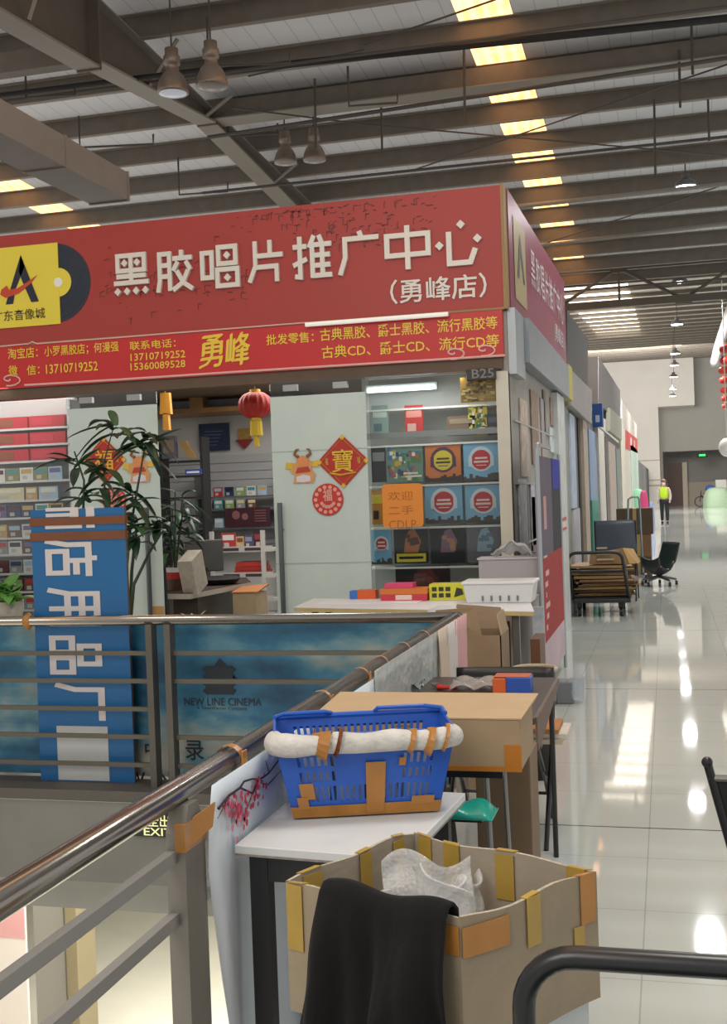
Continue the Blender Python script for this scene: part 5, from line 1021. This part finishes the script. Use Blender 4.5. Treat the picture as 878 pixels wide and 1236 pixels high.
MB().box(q1.x, q1.x+.53, cY-.35, cY+.02, q1.z-.02, q1.z).build('seat', mat('#131316', .7), t); MB().tube([(q1.x, cY-.33, q1.z), (q1.x, cY-.1, 0)], .011, 8).build('front_leg', fr, t); MB().tube([(q1.x+.53, cY-.33, q1.z), (q1.x+.53, cY-.1, 0)], .011, 8).build('front_leg', fr, t)
# ================================================================ corridor
FXc = -1.16
def ax_(x, y, X=FXc): return at('X', x, y, X)
# lit high bay lamps over the corridor
def led(y, lab, first=None):
    c = Vector((.5, y, 6.9)); t = thing('high_bay_lamp', lab, 'lamp', c, 'lit lamps over the corridor')
    MB().lathe([(.2, 0), (.21, .03), (.17, .1), (.07, .16), (.07, .24), (0, .24)], c, 20).build('housing', mat('#6f7072', .4, .5), t, smooth=False)
    MB().lathe([(0, -.004), (.19, -.004), (.19, .0), (0, .0)], c, 20).build('lens', mat('#f4f8ff', .3, emit=14), t)
    MB().tube([c+ZZ*.24, Vector((.5, y, roofz(y)+.01))], .012, 6).build('rod', pipe, t)
    l = bpy.data.lights.new('lamp_light', 'SPOT'); l.energy = 1700; l.spot_size = math.radians(165); l.spot_blend = .6; l.shadow_soft_size = .2; l.color = (.98, .98, 1)
    o = bpy.data.objects.new('lamp_light', l); COL.objects.link(o); o.location = c-ZZ*.06
for i, y in enumerate((21.95, 32.15, 40.57, 49.55, 54.3, 60.1, 67.9, 73.0)):
    led(y, 'lit white high bay lamp over the corridor, %s from the viewer' % ('nearest', 'second', 'third', 'fourth', 'fifth', 'sixth', 'seventh', 'farthest')[i])
def bell(px, py, Y, r, lab, lit):
    c = at('Y', px, py, Y); t = thing('pendant_lamp', lab, 'lamp', c, 'old pendant lamps')
    MB().lathe([(r*.98, 0), (r*1.0, .02), (r*.98, r*.3), (r*.88, r*.7), (r*.68, r*1.1), (r*.42, r*1.4), (r*.4, r*1.75), (r*.52, r*1.8), (r*.52, r*2.3), (r*.42, r*2.4), (r*.42, r*2.8), (0, r*2.85)], c, 24).build('shade', mat('#8a7c70', .35, .4), t, smooth=True)
    MB().lathe([(0, -.02), (r*.6, -.012), (r*.97, .005), (0, .02)], c, 24).build('lens', mat('#b3bac4' if lit else '#857d76', .15, emit=.35 if lit else 0), t)
    MB().tube([c+ZZ*r*2.6, Vector((c.x, Y, roofz(Y)-.0))], .012, 6).build('rod', pipe, t)
bell(209, 113, 13, .19, 'old bell shaped pendant lamp with bright lens, left one of the nearer pair', True); bell(256, 105, 13, .19, 'old bell shaped pendant lamp with dull lens, right one of the nearer pair', False)
bell(345, 197, 18, .185, 'old bell shaped pendant lamp, left one of the farther pair above the red sign', False); bell(380, 194, 18, .185, 'old bell shaped pendant lamp, right one of the farther pair above the red sign', False)
# side sign of the record shop
S0, S1 = Vector((-1.14, 9.22, 0)), Vector((-1.065, 13.6, 0)); sd_ = (S1-S0).normalized(); sn = Vector((sd_.y, -sd_.x, 0))
t = thing('side_sign', 'purplish red side sign with white characters facing the corridor above grey fascia', 'sign', (-1.1, 11.4, 2.985))
MB().prism([S0+ZZ*2.985, S1+ZZ*2.985, S1+ZZ*3.925, S0+ZZ*3.925], -sn*.04).build('board', mat('#8a4353', .35, var=.06, scale=1.5), t)
m = MB()
for i, ch in enumerate('黑胶唱片推广中心'): m.text(ch, S0+sd_*(1.3+.36*i)+ZZ*3.38+sn*.001, sd_, ZZ, .3, .33, .004, .006)
m.text('(勇峰店)', S0+sd_*3.1+ZZ*3.08+sn*.001, sd_, ZZ, 1.0, .22, .004, .01); m.build('lettering', mat('#cfc3c6', .4), t)
P_ = lambda a, z: S0+sd_*a+ZZ*z+sn*.004
MB().quad([P_(.25, 3.1), P_(.95, 3.1), P_(.95, 3.78), P_(.25, 3.78)]).build('sleeve_emblem', mat('#ad9b72', .4), t)
m = MB(); q = lambda a, z: P_(a, z)+sn*.004
m.quad([q(.6, 3.7), q(.66, 3.6), q(.5, 3.3), q(.4, 3.3)]).quad([q(.6, 3.7), q(.85, 3.3), q(.76, 3.3), q(.62, 3.55)]).build('emblem_letter', mat('#6a6a70', .4), t)
gal = mat('#8f959a', .35, .35, var=.1, scale=3)
t = thing('fascia_box', 'grey sheet metal fascia box below the purplish side sign at the shop corner', 'fascia', (-1.1, 11, 2.6))
MB().box(-1.163, -1.06, 9.7, 13.75, 2.60, 2.975).build('box', gal, t, bevel=.005); MB().box(-1.163, -1.1, 9.12, 9.695, 2.46, 2.975).build('corner_piece', mat('#a3a9ac', .35, .3, var=.08, scale=3), t)
MB().box(-1.163, -1.06, 13.751, 14.3, 2.6, 3.0).build('end_cap', mat('#b9b04a', .5), t)
# stalls further along
stm = mat('#77736e', .5, var=.15, scale=2); S('wall_stalls', MB().box(-6, -1.2, 14.4, 84, 0, 2.7), mat('#5a5856', .5, var=.3, scale=1.5))
def fas(p0, p1, c, lab, name='fascia_sign', X=FXc, dep=.3, rough=.45, met=.2):
    """panel on the corridor side between two pixel columns: (x, y_top, y_bottom) at each end"""
    a0, a1 = ax_(p0[0], p0[1], X), ax_(p0[0], p0[2], X); b0, b1 = ax_(p1[0], p1[1], X), ax_(p1[0], p1[2], X)
    m = MB().hexa([(X-dep, a1.y, a1.z), (X, a1.y, a1.z), (X, b1.y, b1.z), (X-dep, b1.y, b1.z), (X-dep, a0.y, a0.z), (X, a0.y, a0.z), (X, b0.y, b0.z), (X-dep, b0.y, b0.z)])
    return m.build(name, mat(c, rough, met, var=.12, scale=2), label=lab, cat='fascia', bevel=.01)
fas((685, 374, 452), (710, 409, 478), '#34312f', 'dark grey upper fascia of the second stall beyond the red side sign', X=-1.2)
fas((691, 447, 490), (715, 471, 512), '#98928f', 'grey lower fascia box with green end on the second stall', X=-1.08, dep=.11)
a = ax_(691, 447, -1.08); b = ax_(691, 490, -1.08); MB().box(-1.19, -1.085, a.y-.12, a.y-.001, b.z, a.z).build('green_board', mat('#5fa277', .5), label='green end panel of the second stall fascia beside the yellow strip', cat='fascia')
fas((723, 430, 488), (749, 471, 508), '#5c5753', 'grey upper fascia of the third stall with white board on its end')
a = ax_(723, 430); b = ax_(723, 488); MB().box(-1.45, -1.17, a.y-.03, a.y-.002, b.z+.0, a.z-.47).build('brown_board', mat('#7d6f62', .5, var=.1, scale=3), label='brown end panel of the third stall below the white board', cat='fascia')
MB().box(-1.43, -1.22, a.y-.03, a.y-.002, a.z-.44, a.z-.08).build('white_board', mat('#dad6d1', .6), label='small white board on the end of the third stall above the blue box', cat='board')
fas((737, 492, 520), (751, 505, 532), '#93937f', 'olive grey lower fascia panel beyond the small blue sign box', X=-1.1, dep=.09)
a = ax_(729, 488, -1.02); b = ax_(729, 515, -1.02); t = thing('blue_sign_box', 'small blue projecting sign box under the third stall fascia', 'sign', (-1.2, a.y, b.z))
MB().box(-1.36, -1.03, a.y-.3, a.y, b.z, a.z).build('box', mat('#1d4f94', .4), t, bevel=.01); MB().box(-1.3, -1.2, a.y-.306, a.y-.3, a.z-.12, a.z-.07).box(-1.15, -1.08, a.y-.306, a.y-.3, b.z+.08, b.z+.2).build('print', mat('#b8c4d4', .5), t)
fas((751, 482, 560), (769, 513, 570), '#cfc5b8', 'cream upper wall of the far stalls near the end of the corridor', dep=.038, met=0)
t = thing('red_sign', 'red sign panel with pale marks on the far cream stalls', 'sign', ax_(757, 540)); a0, a1, b0, b1 = ax_(756, 519, -1.12), ax_(756, 541, -1.12), ax_(770, 530, -1.12), ax_(770, 547, -1.12)
MB().prism([a1, b1, b0, a0], (-.03, 0, 0)).build('board', mat('#c5332f', .5), t); m = MB()
for q in (.3, .6): p, r = a1.lerp(b1, q), a0.lerp(b0, q); s = b1-a1; m.prism([p.lerp(r, .3)+XX*.002, p.lerp(r, .3)+s*.1+XX*.002, p.lerp(r, .75)+s*.1+XX*.002, p.lerp(r, .75)+XX*.002], (.004, 0, 0))
m.build('pale_mark', mat('#e3c4bd', .5), t)
# stall fronts: pillars, glass and hung things
def front(x0, x1, z0, z1, c, nm, lab, cat, X=-1.17, d=.04, **k):
    a, b = ax_(x0, 600, X).y, ax_(x1, 600, X).y; return MB().box(X-d, X, a, b, z0, z1).build(nm, mat(c, .5, **k), label=lab, cat=cat)
FR = [(677, 685, 0, 2.58, '#c9ccca', 'white_pillar', 'white pillar with red sticker at the end of the shop side wall', 'pillar', -1.1, .1), (686, 690, 0, 2.55, '#8b8f84', 'speckled_pillar', 'grey speckled pillar just beyond the white pillar', 'pillar', -1.175, .03),
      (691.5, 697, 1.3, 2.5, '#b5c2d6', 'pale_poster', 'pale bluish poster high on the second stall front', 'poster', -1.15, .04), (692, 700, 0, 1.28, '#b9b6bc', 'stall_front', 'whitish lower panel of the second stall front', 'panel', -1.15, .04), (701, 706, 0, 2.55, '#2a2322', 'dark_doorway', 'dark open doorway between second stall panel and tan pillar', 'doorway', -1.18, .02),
      (707, 712, 0, 2.55, '#b3a391', 'tan_pillar', 'tan pillar beyond the dark stall doorway', 'pillar', -1.13, .08), (713.5, 723, .9, 2.5, '#7f93ad', 'shop_window', 'bluish shop pane above the green hanging goods', 'pane', -1.17, .02), (715, 723, .35, 1.35, '#3f8a76', 'green_goods', 'green plastic wrapped goods hanging in the third stall', 'goods', -1.14, .03),
      (725, 732, 0, 2.6, '#c4bdb0', 'white_pillar', 'white pillar left of the brown dotted strip further along', 'pillar', -1.13, .08), (733, 736.5, 0, 2.55, '#4f463f', 'dotted_pillar', 'dark dotted strip beside the second white pillar', 'panel', -1.15, .04), (738, 745, 0, 2.5, '#b5a394', 'beige_pillar', 'beige pillar beyond the dotted strip', 'pillar', -1.13, .06), (746, 750, 0, 2.5, '#6f7a72', 'stall_window', 'dark greenish pane before the cream stalls', 'pane', -1.17, .02),
      (752, 763, 0, 3.2, '#d0c8b6', 'stall_wall', 'cream wall panel of the far stalls', 'panel', -1.14, .06), (763.5, 772, 0, 3.0, '#b9cbbd', 'glass_front', 'pale green pane at the far end of the stalls', 'pane', -1.12, .06)]
for f in FR: front(*f[:8], X=f[8], d=f[9], var=.15, scale=6.)
a = ax_(677.5, 630, -1.098).y; b = ax_(684, 630, -1.098).y; t = thing('pillar_sticker', 'red and white sticker on the white pillar at eye height', 'sticker', (-1.098, a, 1.1)); MB().box(-1.0995, -1.096, a, b, 1.1, 1.24).build('card', mat('#d9cfca', .5), t); MB().box(-1.096, -1.0945, a, b, 1.2, 1.24).build('red_band', red2, t); MB().box(-1.096, -1.0945, a, b, 1.1, 1.13).build('red_band', red2, t)
# papers, discs and posters fixed to the shop's side wall
SW = [(628, 640, 480, 575, '#c3b0a0', 'paper_sheet', 'tan paper sheets high on the shop side wall next to the corner post'), (627, 640, 578, 700, '#cdd0d4', 'white_print', 'white printed sheet low on the shop side wall next to the corner post'), (641, 652, 470, 560, '#8d7560', 'collage_print', 'brown collage print on the shop side wall above the purple print'), (641, 648, 585, 660, '#bfc3c6', 'paper_strip', 'white paper strip hanging on the shop side wall'),
      (650, 655, 500, 600, '#b8a9a0', 'price_list', 'pale price list beside the collage print on the side wall'), (656, 660, 470, 520, '#6d5a50', 'brown_print', 'small brown print high on the shop side wall'), (665, 670, 480, 512, '#a58f83', 'tan_print', 'small tan print above the white card on the side wall'), (637, 641, 590, 690, '#8a8f95', 'grey_strip', 'narrow grey strip between white and purple prints on the side wall'),
      (642, 651, 600, 690, '#6a4f6a', 'purple_print', 'purple print hanging on the shop side wall'), (653, 662, 480, 620, '#a79d9b', 'grey_print', 'greyish print behind the pole of the standing poster'), (664, 671, 515, 545, '#d0dbdc', 'white_card', 'white card above the standing poster'), (672, 676, 500, 640, '#7a7468', 'disc_strip', 'narrow strip of hung discs beside the white pillar')]
for x0, x1, y0, y1, c, nm, lab in SW:
    a, b = ax_(x0, y0, -1.15), ax_(x1, y1, -1.15); z0, z1 = ax_(x0, y1, -1.15).z, a.z
    MB().box(-1.163, -1.15, a.y, b.y, max(.05, z0), min(2.55, z1)).build(nm, mat(c, .5, var=.35, scale=9.), label=lab, cat='print')
for i, z in enumerate((.6, 1.1, 1.6, 2.1)): S('trim_%d' % (20+i), MB().box(-1.165, -1.148, 9.3, 12.9, z, z+.015), mat('#a5a49e', .4))
# standing poster
px_X = -.9
t = thing('standing_poster', 'tall purple, black and red standing poster at the shop corner', 'poster stand', (px_X, 9.1, 0)); y0 = 8.52; y1 = ax_(676, 600, px_X).y
for z0, z1, ya, yb, c, nm in ((.12, .42, y0, y1, '#c9b3ba', 'pale_foot_print'), (.42, 1.05, y0, y1, '#a31c18', 'red_print'), (1.05, 1.8, y0, y0+(y1-y0)*.55, '#5f5464', 'purple_print'), (1.05, 1.8, y0+(y1-y0)*.55, y1, '#08080c', 'black_print'), (1.55, 1.8, y0+(y1-y0)*.6, y1, '#15159a', 'blue_print')):
    MB().box(px_X+(.0 if nm != 'blue_print' else .004), px_X+(.004 if nm != 'blue_print' else .006), ya, yb, z0, z1).build(nm, mat(c, .65, var=.1, scale=3), t)
MB().box(px_X+.0045, px_X+.006, y0+.25, y0+.45, 1.25, 1.5).build('face_print', mat('#c08a84', .5), t)
m = MB()
for i in range(6): m.box(px_X+.0045, px_X+.006, y0+.2+.05*(i % 2), y0+.3+.1*(i % 3), .5+.08*i, .54+.08*i)
m.build('print', mat('#d9a9a2', .5), t)
pth = [(px_X, y0-.06, 0), (px_X, y0-.06, 1.8)]+[(px_X, y0-.06+.08*(1-math.cos(q)), 1.8+.08*math.sin(q)) for q in (.5, 1., 1.57)]+[(px_X, y0+.9, 1.88)]
MB().tube(pth, .018, 8).build('pole', mat('#a9adb2', .35, .5), t); MB().box(px_X-.05, px_X+.08, y0-.12, y0+.1, 0, .03).build('foot', steel, t); MB().tube([(px_X, y1+.02, 0), (px_X, y1+.02, 1.85)], .014, 8).build('rear_pole', mat('#a9adb2', .35, .5), t)
c = at('Z', 682, 850, 0); t = thing('weight_block', 'grey weight block with clear plastic on the floor beside the standing poster', 'weight', c)
MB().box(c.x-.06, c.x+.06, c.y, c.y+.16, 0, .16).build('block', mat('#6f7478', .5), t, bevel=.01); MB().hexa([(c.x+.062, c.y+.0, .03), (c.x+.13, c.y+.03, .02), (c.x+.13, c.y+.12, .02), (c.x+.062, c.y+.15, .03), (c.x+.03, c.y+.0, .17), (c.x+.14, c.y+.03, .19), (c.x+.14, c.y+.12, .18), (c.x+.03, c.y+.15, .17)]).build('plastic_sheet', film('#b9c4d0', .5), t)
# flatbed trolley with flattened cartons
TY = 14.25; t = thing('flatbed_trolley', 'black flatbed trolley loaded with flattened cartons by the stalls', 'trolley', (-.8, 14.8, 0)); fb = mat('#26282a', .4)
hl, hr, ht = at('Y', 686.5, 700, TY).x, at('Y', 753, 700, TY).x, at('Y', 720, 667, TY).z; r_ = .1
pth = [(hl+.06, TY, .2)]+[(p.x, TY, p.z) for p in arc((hl+r_, TY, ht-r_), r_, 180, 90, 5)]+[(p.x, TY, p.z) for p in arc((hr-r_, TY, ht-r_), r_, 90, 0, 5)]+[(hr+.06, TY, .2)]
MB().tube(pth, .02, 10).build('handle', fb, t, smooth=True); MB().tube([(hl+.02, TY, .55), (hr+.02, TY, .55)], .014, 8).build('cross_bar', fb, t)
MB().box(hl+.05, hr+.08, TY-.05, TY+1.0, .17, .22).build('deck', fb, t, bevel=.01)
for x in (hl+.12, hr-.04):
    for y in (TY+.06, TY+.85): MB().lathe([(0, -.02), (.06, -.02), (.06, .02), (0, .02)], (x, y, .061), 16, ax='X').build('wheel', blk, t); MB().box(x-.03, x+.03, y-.03, y+.03, .1, .17).build('caster', fb, t)
rr = random.Random(17)
for i in range(9):
    z = .222+.042*i; dx = rr.uniform(-.06, .06); dyy = rr.uniform(-.02, .1); M_ = Matrix.Rotation(rr.uniform(-.08, .08), 4, 'Z') @ Matrix.Rotation(rr.uniform(-.012, .012), 4, 'Y')
    m = MB().obox(((hl+hr)/2+.06+dx, TY+.53+dyy, z+.018), (.68+rr.uniform(-.08, .08), .78, .014), M_).obox(((hl+hr)/2+.06+dx, TY+.53+dyy, z+.033), (.64, .74, .01), M_, 1)
    m.build('flat_carton', [mat(('#8a6a46', '#6b4f34', '#9c7a50')[i % 3], .7, var=.15, scale=9), mat('#b09066', .7)], label='flattened brown carton, %s from the bottom of the trolley stack' % ORD[i], cat='flattened carton', group='flattened cartons on the trolley')
a, b = at('Y', 712, 700, TY+.35), at('Y', 762, 664, TY+.35); t = thing('carton', 'tan carton with pale print lying on top of the flattened carton stack', 'box', (a.x, TY+.3, .61))
MB().hexa([(a.x, TY+.3, .61), (b.x-.02, TY+.3, .61), (b.x+.1, TY+.7, .61), (a.x+.1, TY+.75, .61), (a.x+.02, TY+.32, b.z-.03), (b.x-.1, TY+.32, b.z+.03), (b.x, TY+.7, b.z), (a.x+.1, TY+.7, b.z-.03)]).build('body', mat('#8c6f4c', .7, var=.1, scale=8), t, bevel=.005)
m = MB()
for i in range(3): m.box(a.x+.1, b.x-.2-.04*i, TY+.288, TY+.298, .66+.07*i, .68+.07*i)
m.build('print', mat('#b8a68c', .6), t); MB().hexa([(b.x-.02, TY+.29, .612), (b.x+.08, TY+.33, .612), (b.x+.1, TY+.69, .612), (b.x+.02, TY+.69, .612), (b.x-.1, TY+.31, b.z+.03), (b.x-.08, TY+.33, b.z+.03), (b.x+.02, TY+.69, b.z), (b.x, TY+.69, b.z)]).build('open_flap', mat('#b8955c', .7, var=.15, scale=9), t)
# grey chair and brown boxes behind the trolley
c = at('Y', 744, 668, 16.2); chair('office_chair', 'grey backed chair standing behind the loaded flatbed trolley', (c.x, 16.45, 0), math.pi, mat('#46505c', .35), .56, .55, at('Y', 744, 666, 16.2).z, at('Y', 744, 628, 16.2).z)
def crate(x0, x1, y0, y1, Y, dp, zb, c, lab, fl=False):
    a, b = at('Y', x0, y1, Y), at('Y', x1, y0, Y); z0 = a.z if zb is None else zb; t = thing('carton', lab, 'box', ((a.x+b.x)/2, Y, z0))
    MB().box(a.x, b.x, Y, Y+dp, z0, b.z).build('body', mat(c, .7, var=.12, scale=7), t, bevel=.006); MB().box((a.x+b.x)/2-.03, (a.x+b.x)/2+.03, Y-.003, Y+dp, z0+.02, b.z+.002).build('tape_strip', mat('#a88a5a', .5), t); return b.z
z1 = crate(756, 787, 672, 700, 20.5, .6, 0, '#5a4636', 'dark brown carton at the bottom of the stack beyond the grey chair')
z2 = crate(757, 786, 645, 672, 20.5, .6, z1+.004, '#7a5a3c', 'brown carton in the middle of the stack beyond the grey chair')
crate(745, 788, 613, 645, 20.5, .6, z2+.004, '#54422f', 'wide dark brown carton on top of the stack beyond the grey chair')
hy = 19.2; a, b = at('Y', 758, 650, hy), at('Y', 772, 600, hy); t = thing('luggage_cart', 'folding luggage cart with tall chrome handle before the brown carton stack', 'cart', (a.x, hy, 0)); x0, x1 = a.x, b.x
MB().tube([(x0-.04, hy, .12), (x0+.03, hy, b.z-.03), (x0+.08, hy, b.z), (x1-.02, hy, b.z-.0), (x1, hy, b.z-.05), (x1+.02, hy, .12)], .016, 8).build('handle', mat('#9aa0a6', .25, .8), t)
MB().box(x0-.05, x1+.05, hy-.3, hy+.02, .1, .13).build('base', steel, t)
for x in (x0-.06, x1+.06): MB().lathe([(0, -.02), (.08, -.02), (.08, .02), (0, .02)], (x, hy, .081), 16, ax='X').build('wheel', blk, t)
# swivel chair seen from the side
cy_ = 18.6; t = thing('swivel_chair', 'black shell swivel chair on wheels standing alone on the shiny floor', 'chair', at('Z', 800, 706, 0)); bc = t.location.copy(); bc.y = cy_
V2 = lambda x, y: at('Y', x, y, cy_)
pr = [V2(783, 676), V2(785, 688), V2(790, 693), V2(797, 694), V2(804, 690), V2(809, 680), V2(813, 668), V2(816.5, 655)]
px0 = V2(796, 694)
def shell(u, v):
    k = u*(len(pr)-1); i = min(int(k), len(pr)-2); p = pr[i].lerp(pr[i+1], k-i); e = (2*v-1); wd = .23*(1-.25*max(0, u-.6)); w = Vector((p.x-.03*e*e*(1 if u > .5 else 0)-px0.x, e*wd, p.z+.05*e*e*(1-u)+.05*e*e*(1 if .2 < u < .7 else 0))); return Vector((px0.x+w.x*.82-w.y*.57, cy_+.1+w.x*.57+w.y*.82, w.z))
MB().grid(shell, 24, 10).build('shell_seat', mat('#26272a', .4), t, smooth=True, solid=.03)
px0 = V2(796, 694); MB().cyl((px0.x, cy_+.1, .14), (px0.x, cy_+.1, px0.z), .022, 10).build('gas_stem', mat('#55585c', .3, .7), t)
for k in range(5):
    a = .3+k*1.2566; e = Vector((px0.x+.27*math.cos(a), cy_+.1+.27*math.sin(a), .085)); l = MB().tube([(px0.x, cy_+.1, .14), e], [.026, .016], 8).build('base_arm', mat('#6a6d70', .3, .6), t)
    MB().lathe([(0, -.02), (.032, -.02), (.032, .02), (0, .02)], (e.x, e.y, .033), 12, ax='X').build('caster', blk, l)
# person
def skin(name, vs, es, rs, m, par, root=0):
    me = bpy.data.meshes.new(name); me.from_pydata([Vector(v) for v in vs], es, []); me.materials.append(m)
    o = bpy.data.objects.new(name, me); COL.objects.link(o); o.parent = par
    md = o.modifiers.new('skin', 'SKIN'); sv = me.skin_vertices[0].data
    for i, r in enumerate(rs): sv[i].radius = r if isinstance(r, tuple) else (r, r); sv[i].use_root = i == root
    md.use_smooth_shade = True; s = o.modifiers.new('sub', 'SUBSURF'); s.levels = 1; s.render_levels = 1; return o
pb = at('Z', 803, 632, 0); t = thing('person', 'person in bright yellow vest, dark trousers and pale sleeves walking up the corridor', 'person', pb)
vs = [(0, 0, .95), (0, .0, 1.18), (0, 0, 1.4), (0, -.01, 1.5), (0, -.02, 1.57), (0, -.03, 1.66), (0, -.02, 1.73),
      (.18, 0, 1.41), (.25, -.03, 1.14), (.22, -.14, .92), (.21, -.18, .83), (-.18, 0, 1.41), (-.25, .02, 1.14), (-.25, -.06, .9), (-.24, -.09, .81),
      (.1, 0, .9), (.11, -.07, .5), (.11, -.04, .09), (.115, -.16, .04), (-.1, 0, .9), (-.1, .06, .5), (-.1, .16, .1), (-.1, .06, .04)]
es = [(0, 1), (1, 2), (2, 3), (3, 4), (4, 5), (5, 6), (2, 7), (7, 8), (8, 9), (9, 10), (2, 11), (11, 12), (12, 13), (13, 14), (0, 15), (15, 16), (16, 17), (17, 18), (0, 19), (19, 20), (20, 21), (21, 22)]
rs = [(.15, .11), (.14, .1), (.16, .1), .06, .085, .1, .06, .065, .05, .04, .04, .065, .05, .04, .04, .09, .065, .05, .045, .09, .065, .05, .045]
skin('body', vs, es, rs, mat('#c2998a', .6), t)
def sub_(idx, k, nm, m, extra=0.):
    mp = {j: i for i, j in enumerate(idx)}; skin(nm, [vs[j] for j in idx], [(mp[a], mp[b]) for a, b in es if a in mp and b in mp], [tuple(x*k+extra for x in (rs[j] if isinstance(rs[j], tuple) else (rs[j], rs[j]))) for j in idx], m, t)
sub_([0, 15, 16, 17, 19, 20, 21], 1.0, 'trousers', mat('#1c1d28', .7), .016); sub_([7, 8, 9], 1., 'sleeve', mat('#c3b9b0', .7), .014); sub_([11, 12, 13], 1., 'sleeve', mat('#c3b9b0', .7), .014)
sub_([0, 1, 2, 3], 1., 'yellow_vest', mat('#c5ea2c', .5, emit=0), .05)
for j in (18, 22):
    q = Vector(vs[j]); MB().ball(pb+q+YY*.05, 1, 12, 0, (.055, .14, .05)).build('shoe', blk, t, smooth=True)
MB().ball(pb+Vector((0, -.0, 1.72)), 1, 12, 0, (.108, .115, .07)).build('hair', mat('#8c4a3e', .6), t, smooth=True)
MB().ball(pb+Vector((0, -.115, 1.6)), 1, 12, 0, (.065, .03, .05)).build('face_mask', mat('#d9d2cf', .6), t, smooth=True)
for s in (-1, 1): MB().ball(pb+Vector((s*.04, -.125, 1.66)), .012, 8).build('eye', blk, t)
# far goods near the end
def heap(x, y0, y1, Y, w_, c, nm, lab, cat, bs=10, seed=0):
    b = at('Y', x, y1, Y); tz = at('Y', x, y0, Y).z; h = (tz-max(0, b.z)); bz = max(0, b.z)
    f = lambda u, v: Vector((b.x+w_*math.cos(6.2832*u)*math.sin(1.57*min(1, v*1.0+.02))**.6*(1+.08*math.sin(5*6.2832*u+seed)), Y+w_*.7*math.sin(6.2832*u)*math.sin(1.57*min(1, v+.02))**.6, bz+h*math.cos(1.57*v)**.8))
    return MB().grid(f, 28, 10).build(nm, mat(c, .6, bump=.4, bscale=bs), smooth=True, label=lab, cat=cat)
heap(779, 592, 650, 40, .16, '#c9427c', 'pink_bag', 'pink bag beside the walking person, low by the far stalls', 'bag')
heap(772, 590, 650, 42, .28, '#8fc09a', 'green_bag', 'pale green bag between the pink bag and the stalls', 'bag')
heap(788, 606, 650, 42, .1, '#8a9ac0', 'blue_bag', 'bluish bag hanging low beside the person in yellow', 'bag')
heap(867, 588, 613, 80, .9, '#a3b99c', 'green_cover', 'pale green covered heap at the far right end of the hall', 'cover')
c = at('Z', 852, 612, 0); c.y = min(c.y, 82); c = at('Y', 852, 612, 82); c.z = 0; t = thing('cargo_trike', 'dark cargo tricycle with spoked wheel at the far end by the grey wall', 'tricycle', c)
for dx, dy in ((-.35, 0), (.45, -.4), (.45, .4)):
    w0 = c+Vector((dx, dy, .36)); wh = MB().tube([w0+Vector((.33*math.cos(k*.2618), 0, .33*math.sin(k*.2618))) for k in range(24)], .03, 8, closed=True).build('wheel', blk, t)
    m = MB()
    for k in range(6): a = k*.5236; m.tube([w0+Vector((.32*math.cos(a), 0, .32*math.sin(a))), w0-Vector((.32*math.cos(a), 0, .32*math.sin(a)))], .008, 5)
    m.build('spokes', steel, wh)
MB().tube([c+Vector((-.35, 0, .36)), c+Vector((-.25, 0, 1.0)), c+Vector((-.25, -.25, 1.1))], .025, 8).tube([c+Vector((-.28, 0, .8)), c+Vector((.1, 0, .45)), c+Vector((.45, 0, .36))], .03, 8).build('frame', blk, t)
MB().box(c.x+.1, c.x+.9, c.y-.35, c.y+.35, .5, 1.0).build('cargo_tray', mat('#3a3c44', .5), t); MB().box(c.x-.1, c.x+.08, c.y-.1, c.y+.1, .85, .93).build('saddle', blk, t)
MB().ball((c.x+.35, c.y, 1.22), 1, 14, 0, (.34, .3, .24)).build('blue_sack', mat('#2f5aa0', .6, bump=.4, bscale=8), smooth=True, label='blue sack lying on the dark cargo tricycle at the far end', cat='bag')
MB().box(at('Y', 870, 585, 82).x-.3, at('Y', 870, 585, 82).x+.4, 82, 82.5, 0, at('Y', 870, 579, 82).z).build('white_locker', mat('#c9c6c0', .5), label='white locker behind the pale green cover at the far right', cat='locker', bevel=.02)
# lanterns and hanging things at the right edge
for i, (x, y) in enumerate(((876, 421), (876, 435), (874, 447), (874.5, 459), (875, 471), (875.5, 481), (876, 490))):
    p = at('Z', x, y, 4.97); lantern(p, .15, 'red lantern at the right edge, %s in the row running away' % ('nearest', 'second', 'third', 'fourth', 'fifth', 'sixth', 'farthest')[i], group='red lanterns at the right edge', tas=False)
p0 = at('Z', 876, 421, 4.97); p1 = at('Z', 876, 490, 4.97); MB().tube([p0+ZZ*.25-YY*3, p1+ZZ*.25+YY*2], .012, 6).build('lantern_wire', pipe, label='wire carrying the row of red lanterns at the right edge', cat='wire')
a, b, d = at('Y', 878, 388, 34), at('Y', 868, 418, 34), at('Y', 863, 437, 34); MB().tube([a+XX*.2+ZZ*.6, a, b, d, d-ZZ*.12], [.14, .14, .13, .12, .1], 12).tube([a+XX*.2+ZZ*.6, Vector((a.x+.2, 34, roofz(34)+.02))], .03, 6).build('flexible_duct', mat('#c7c1bb', .5, bump=.4, bscale=20), smooth=True, label='pale flexible duct bending down above the red lanterns', cat='duct')
c = at('Y', 878, 540, 31); m = MB().ball(c, .23, 18, 0, (.9, .9, 1.05)).tube([c+ZZ*.3, Vector((c.x, 31, roofz(31)))], .012, 6); m.build('globe_lamp', mat('#d3d3cf', .4), smooth=True, label='pale round hanging globe cut off by the right edge', cat='globe')
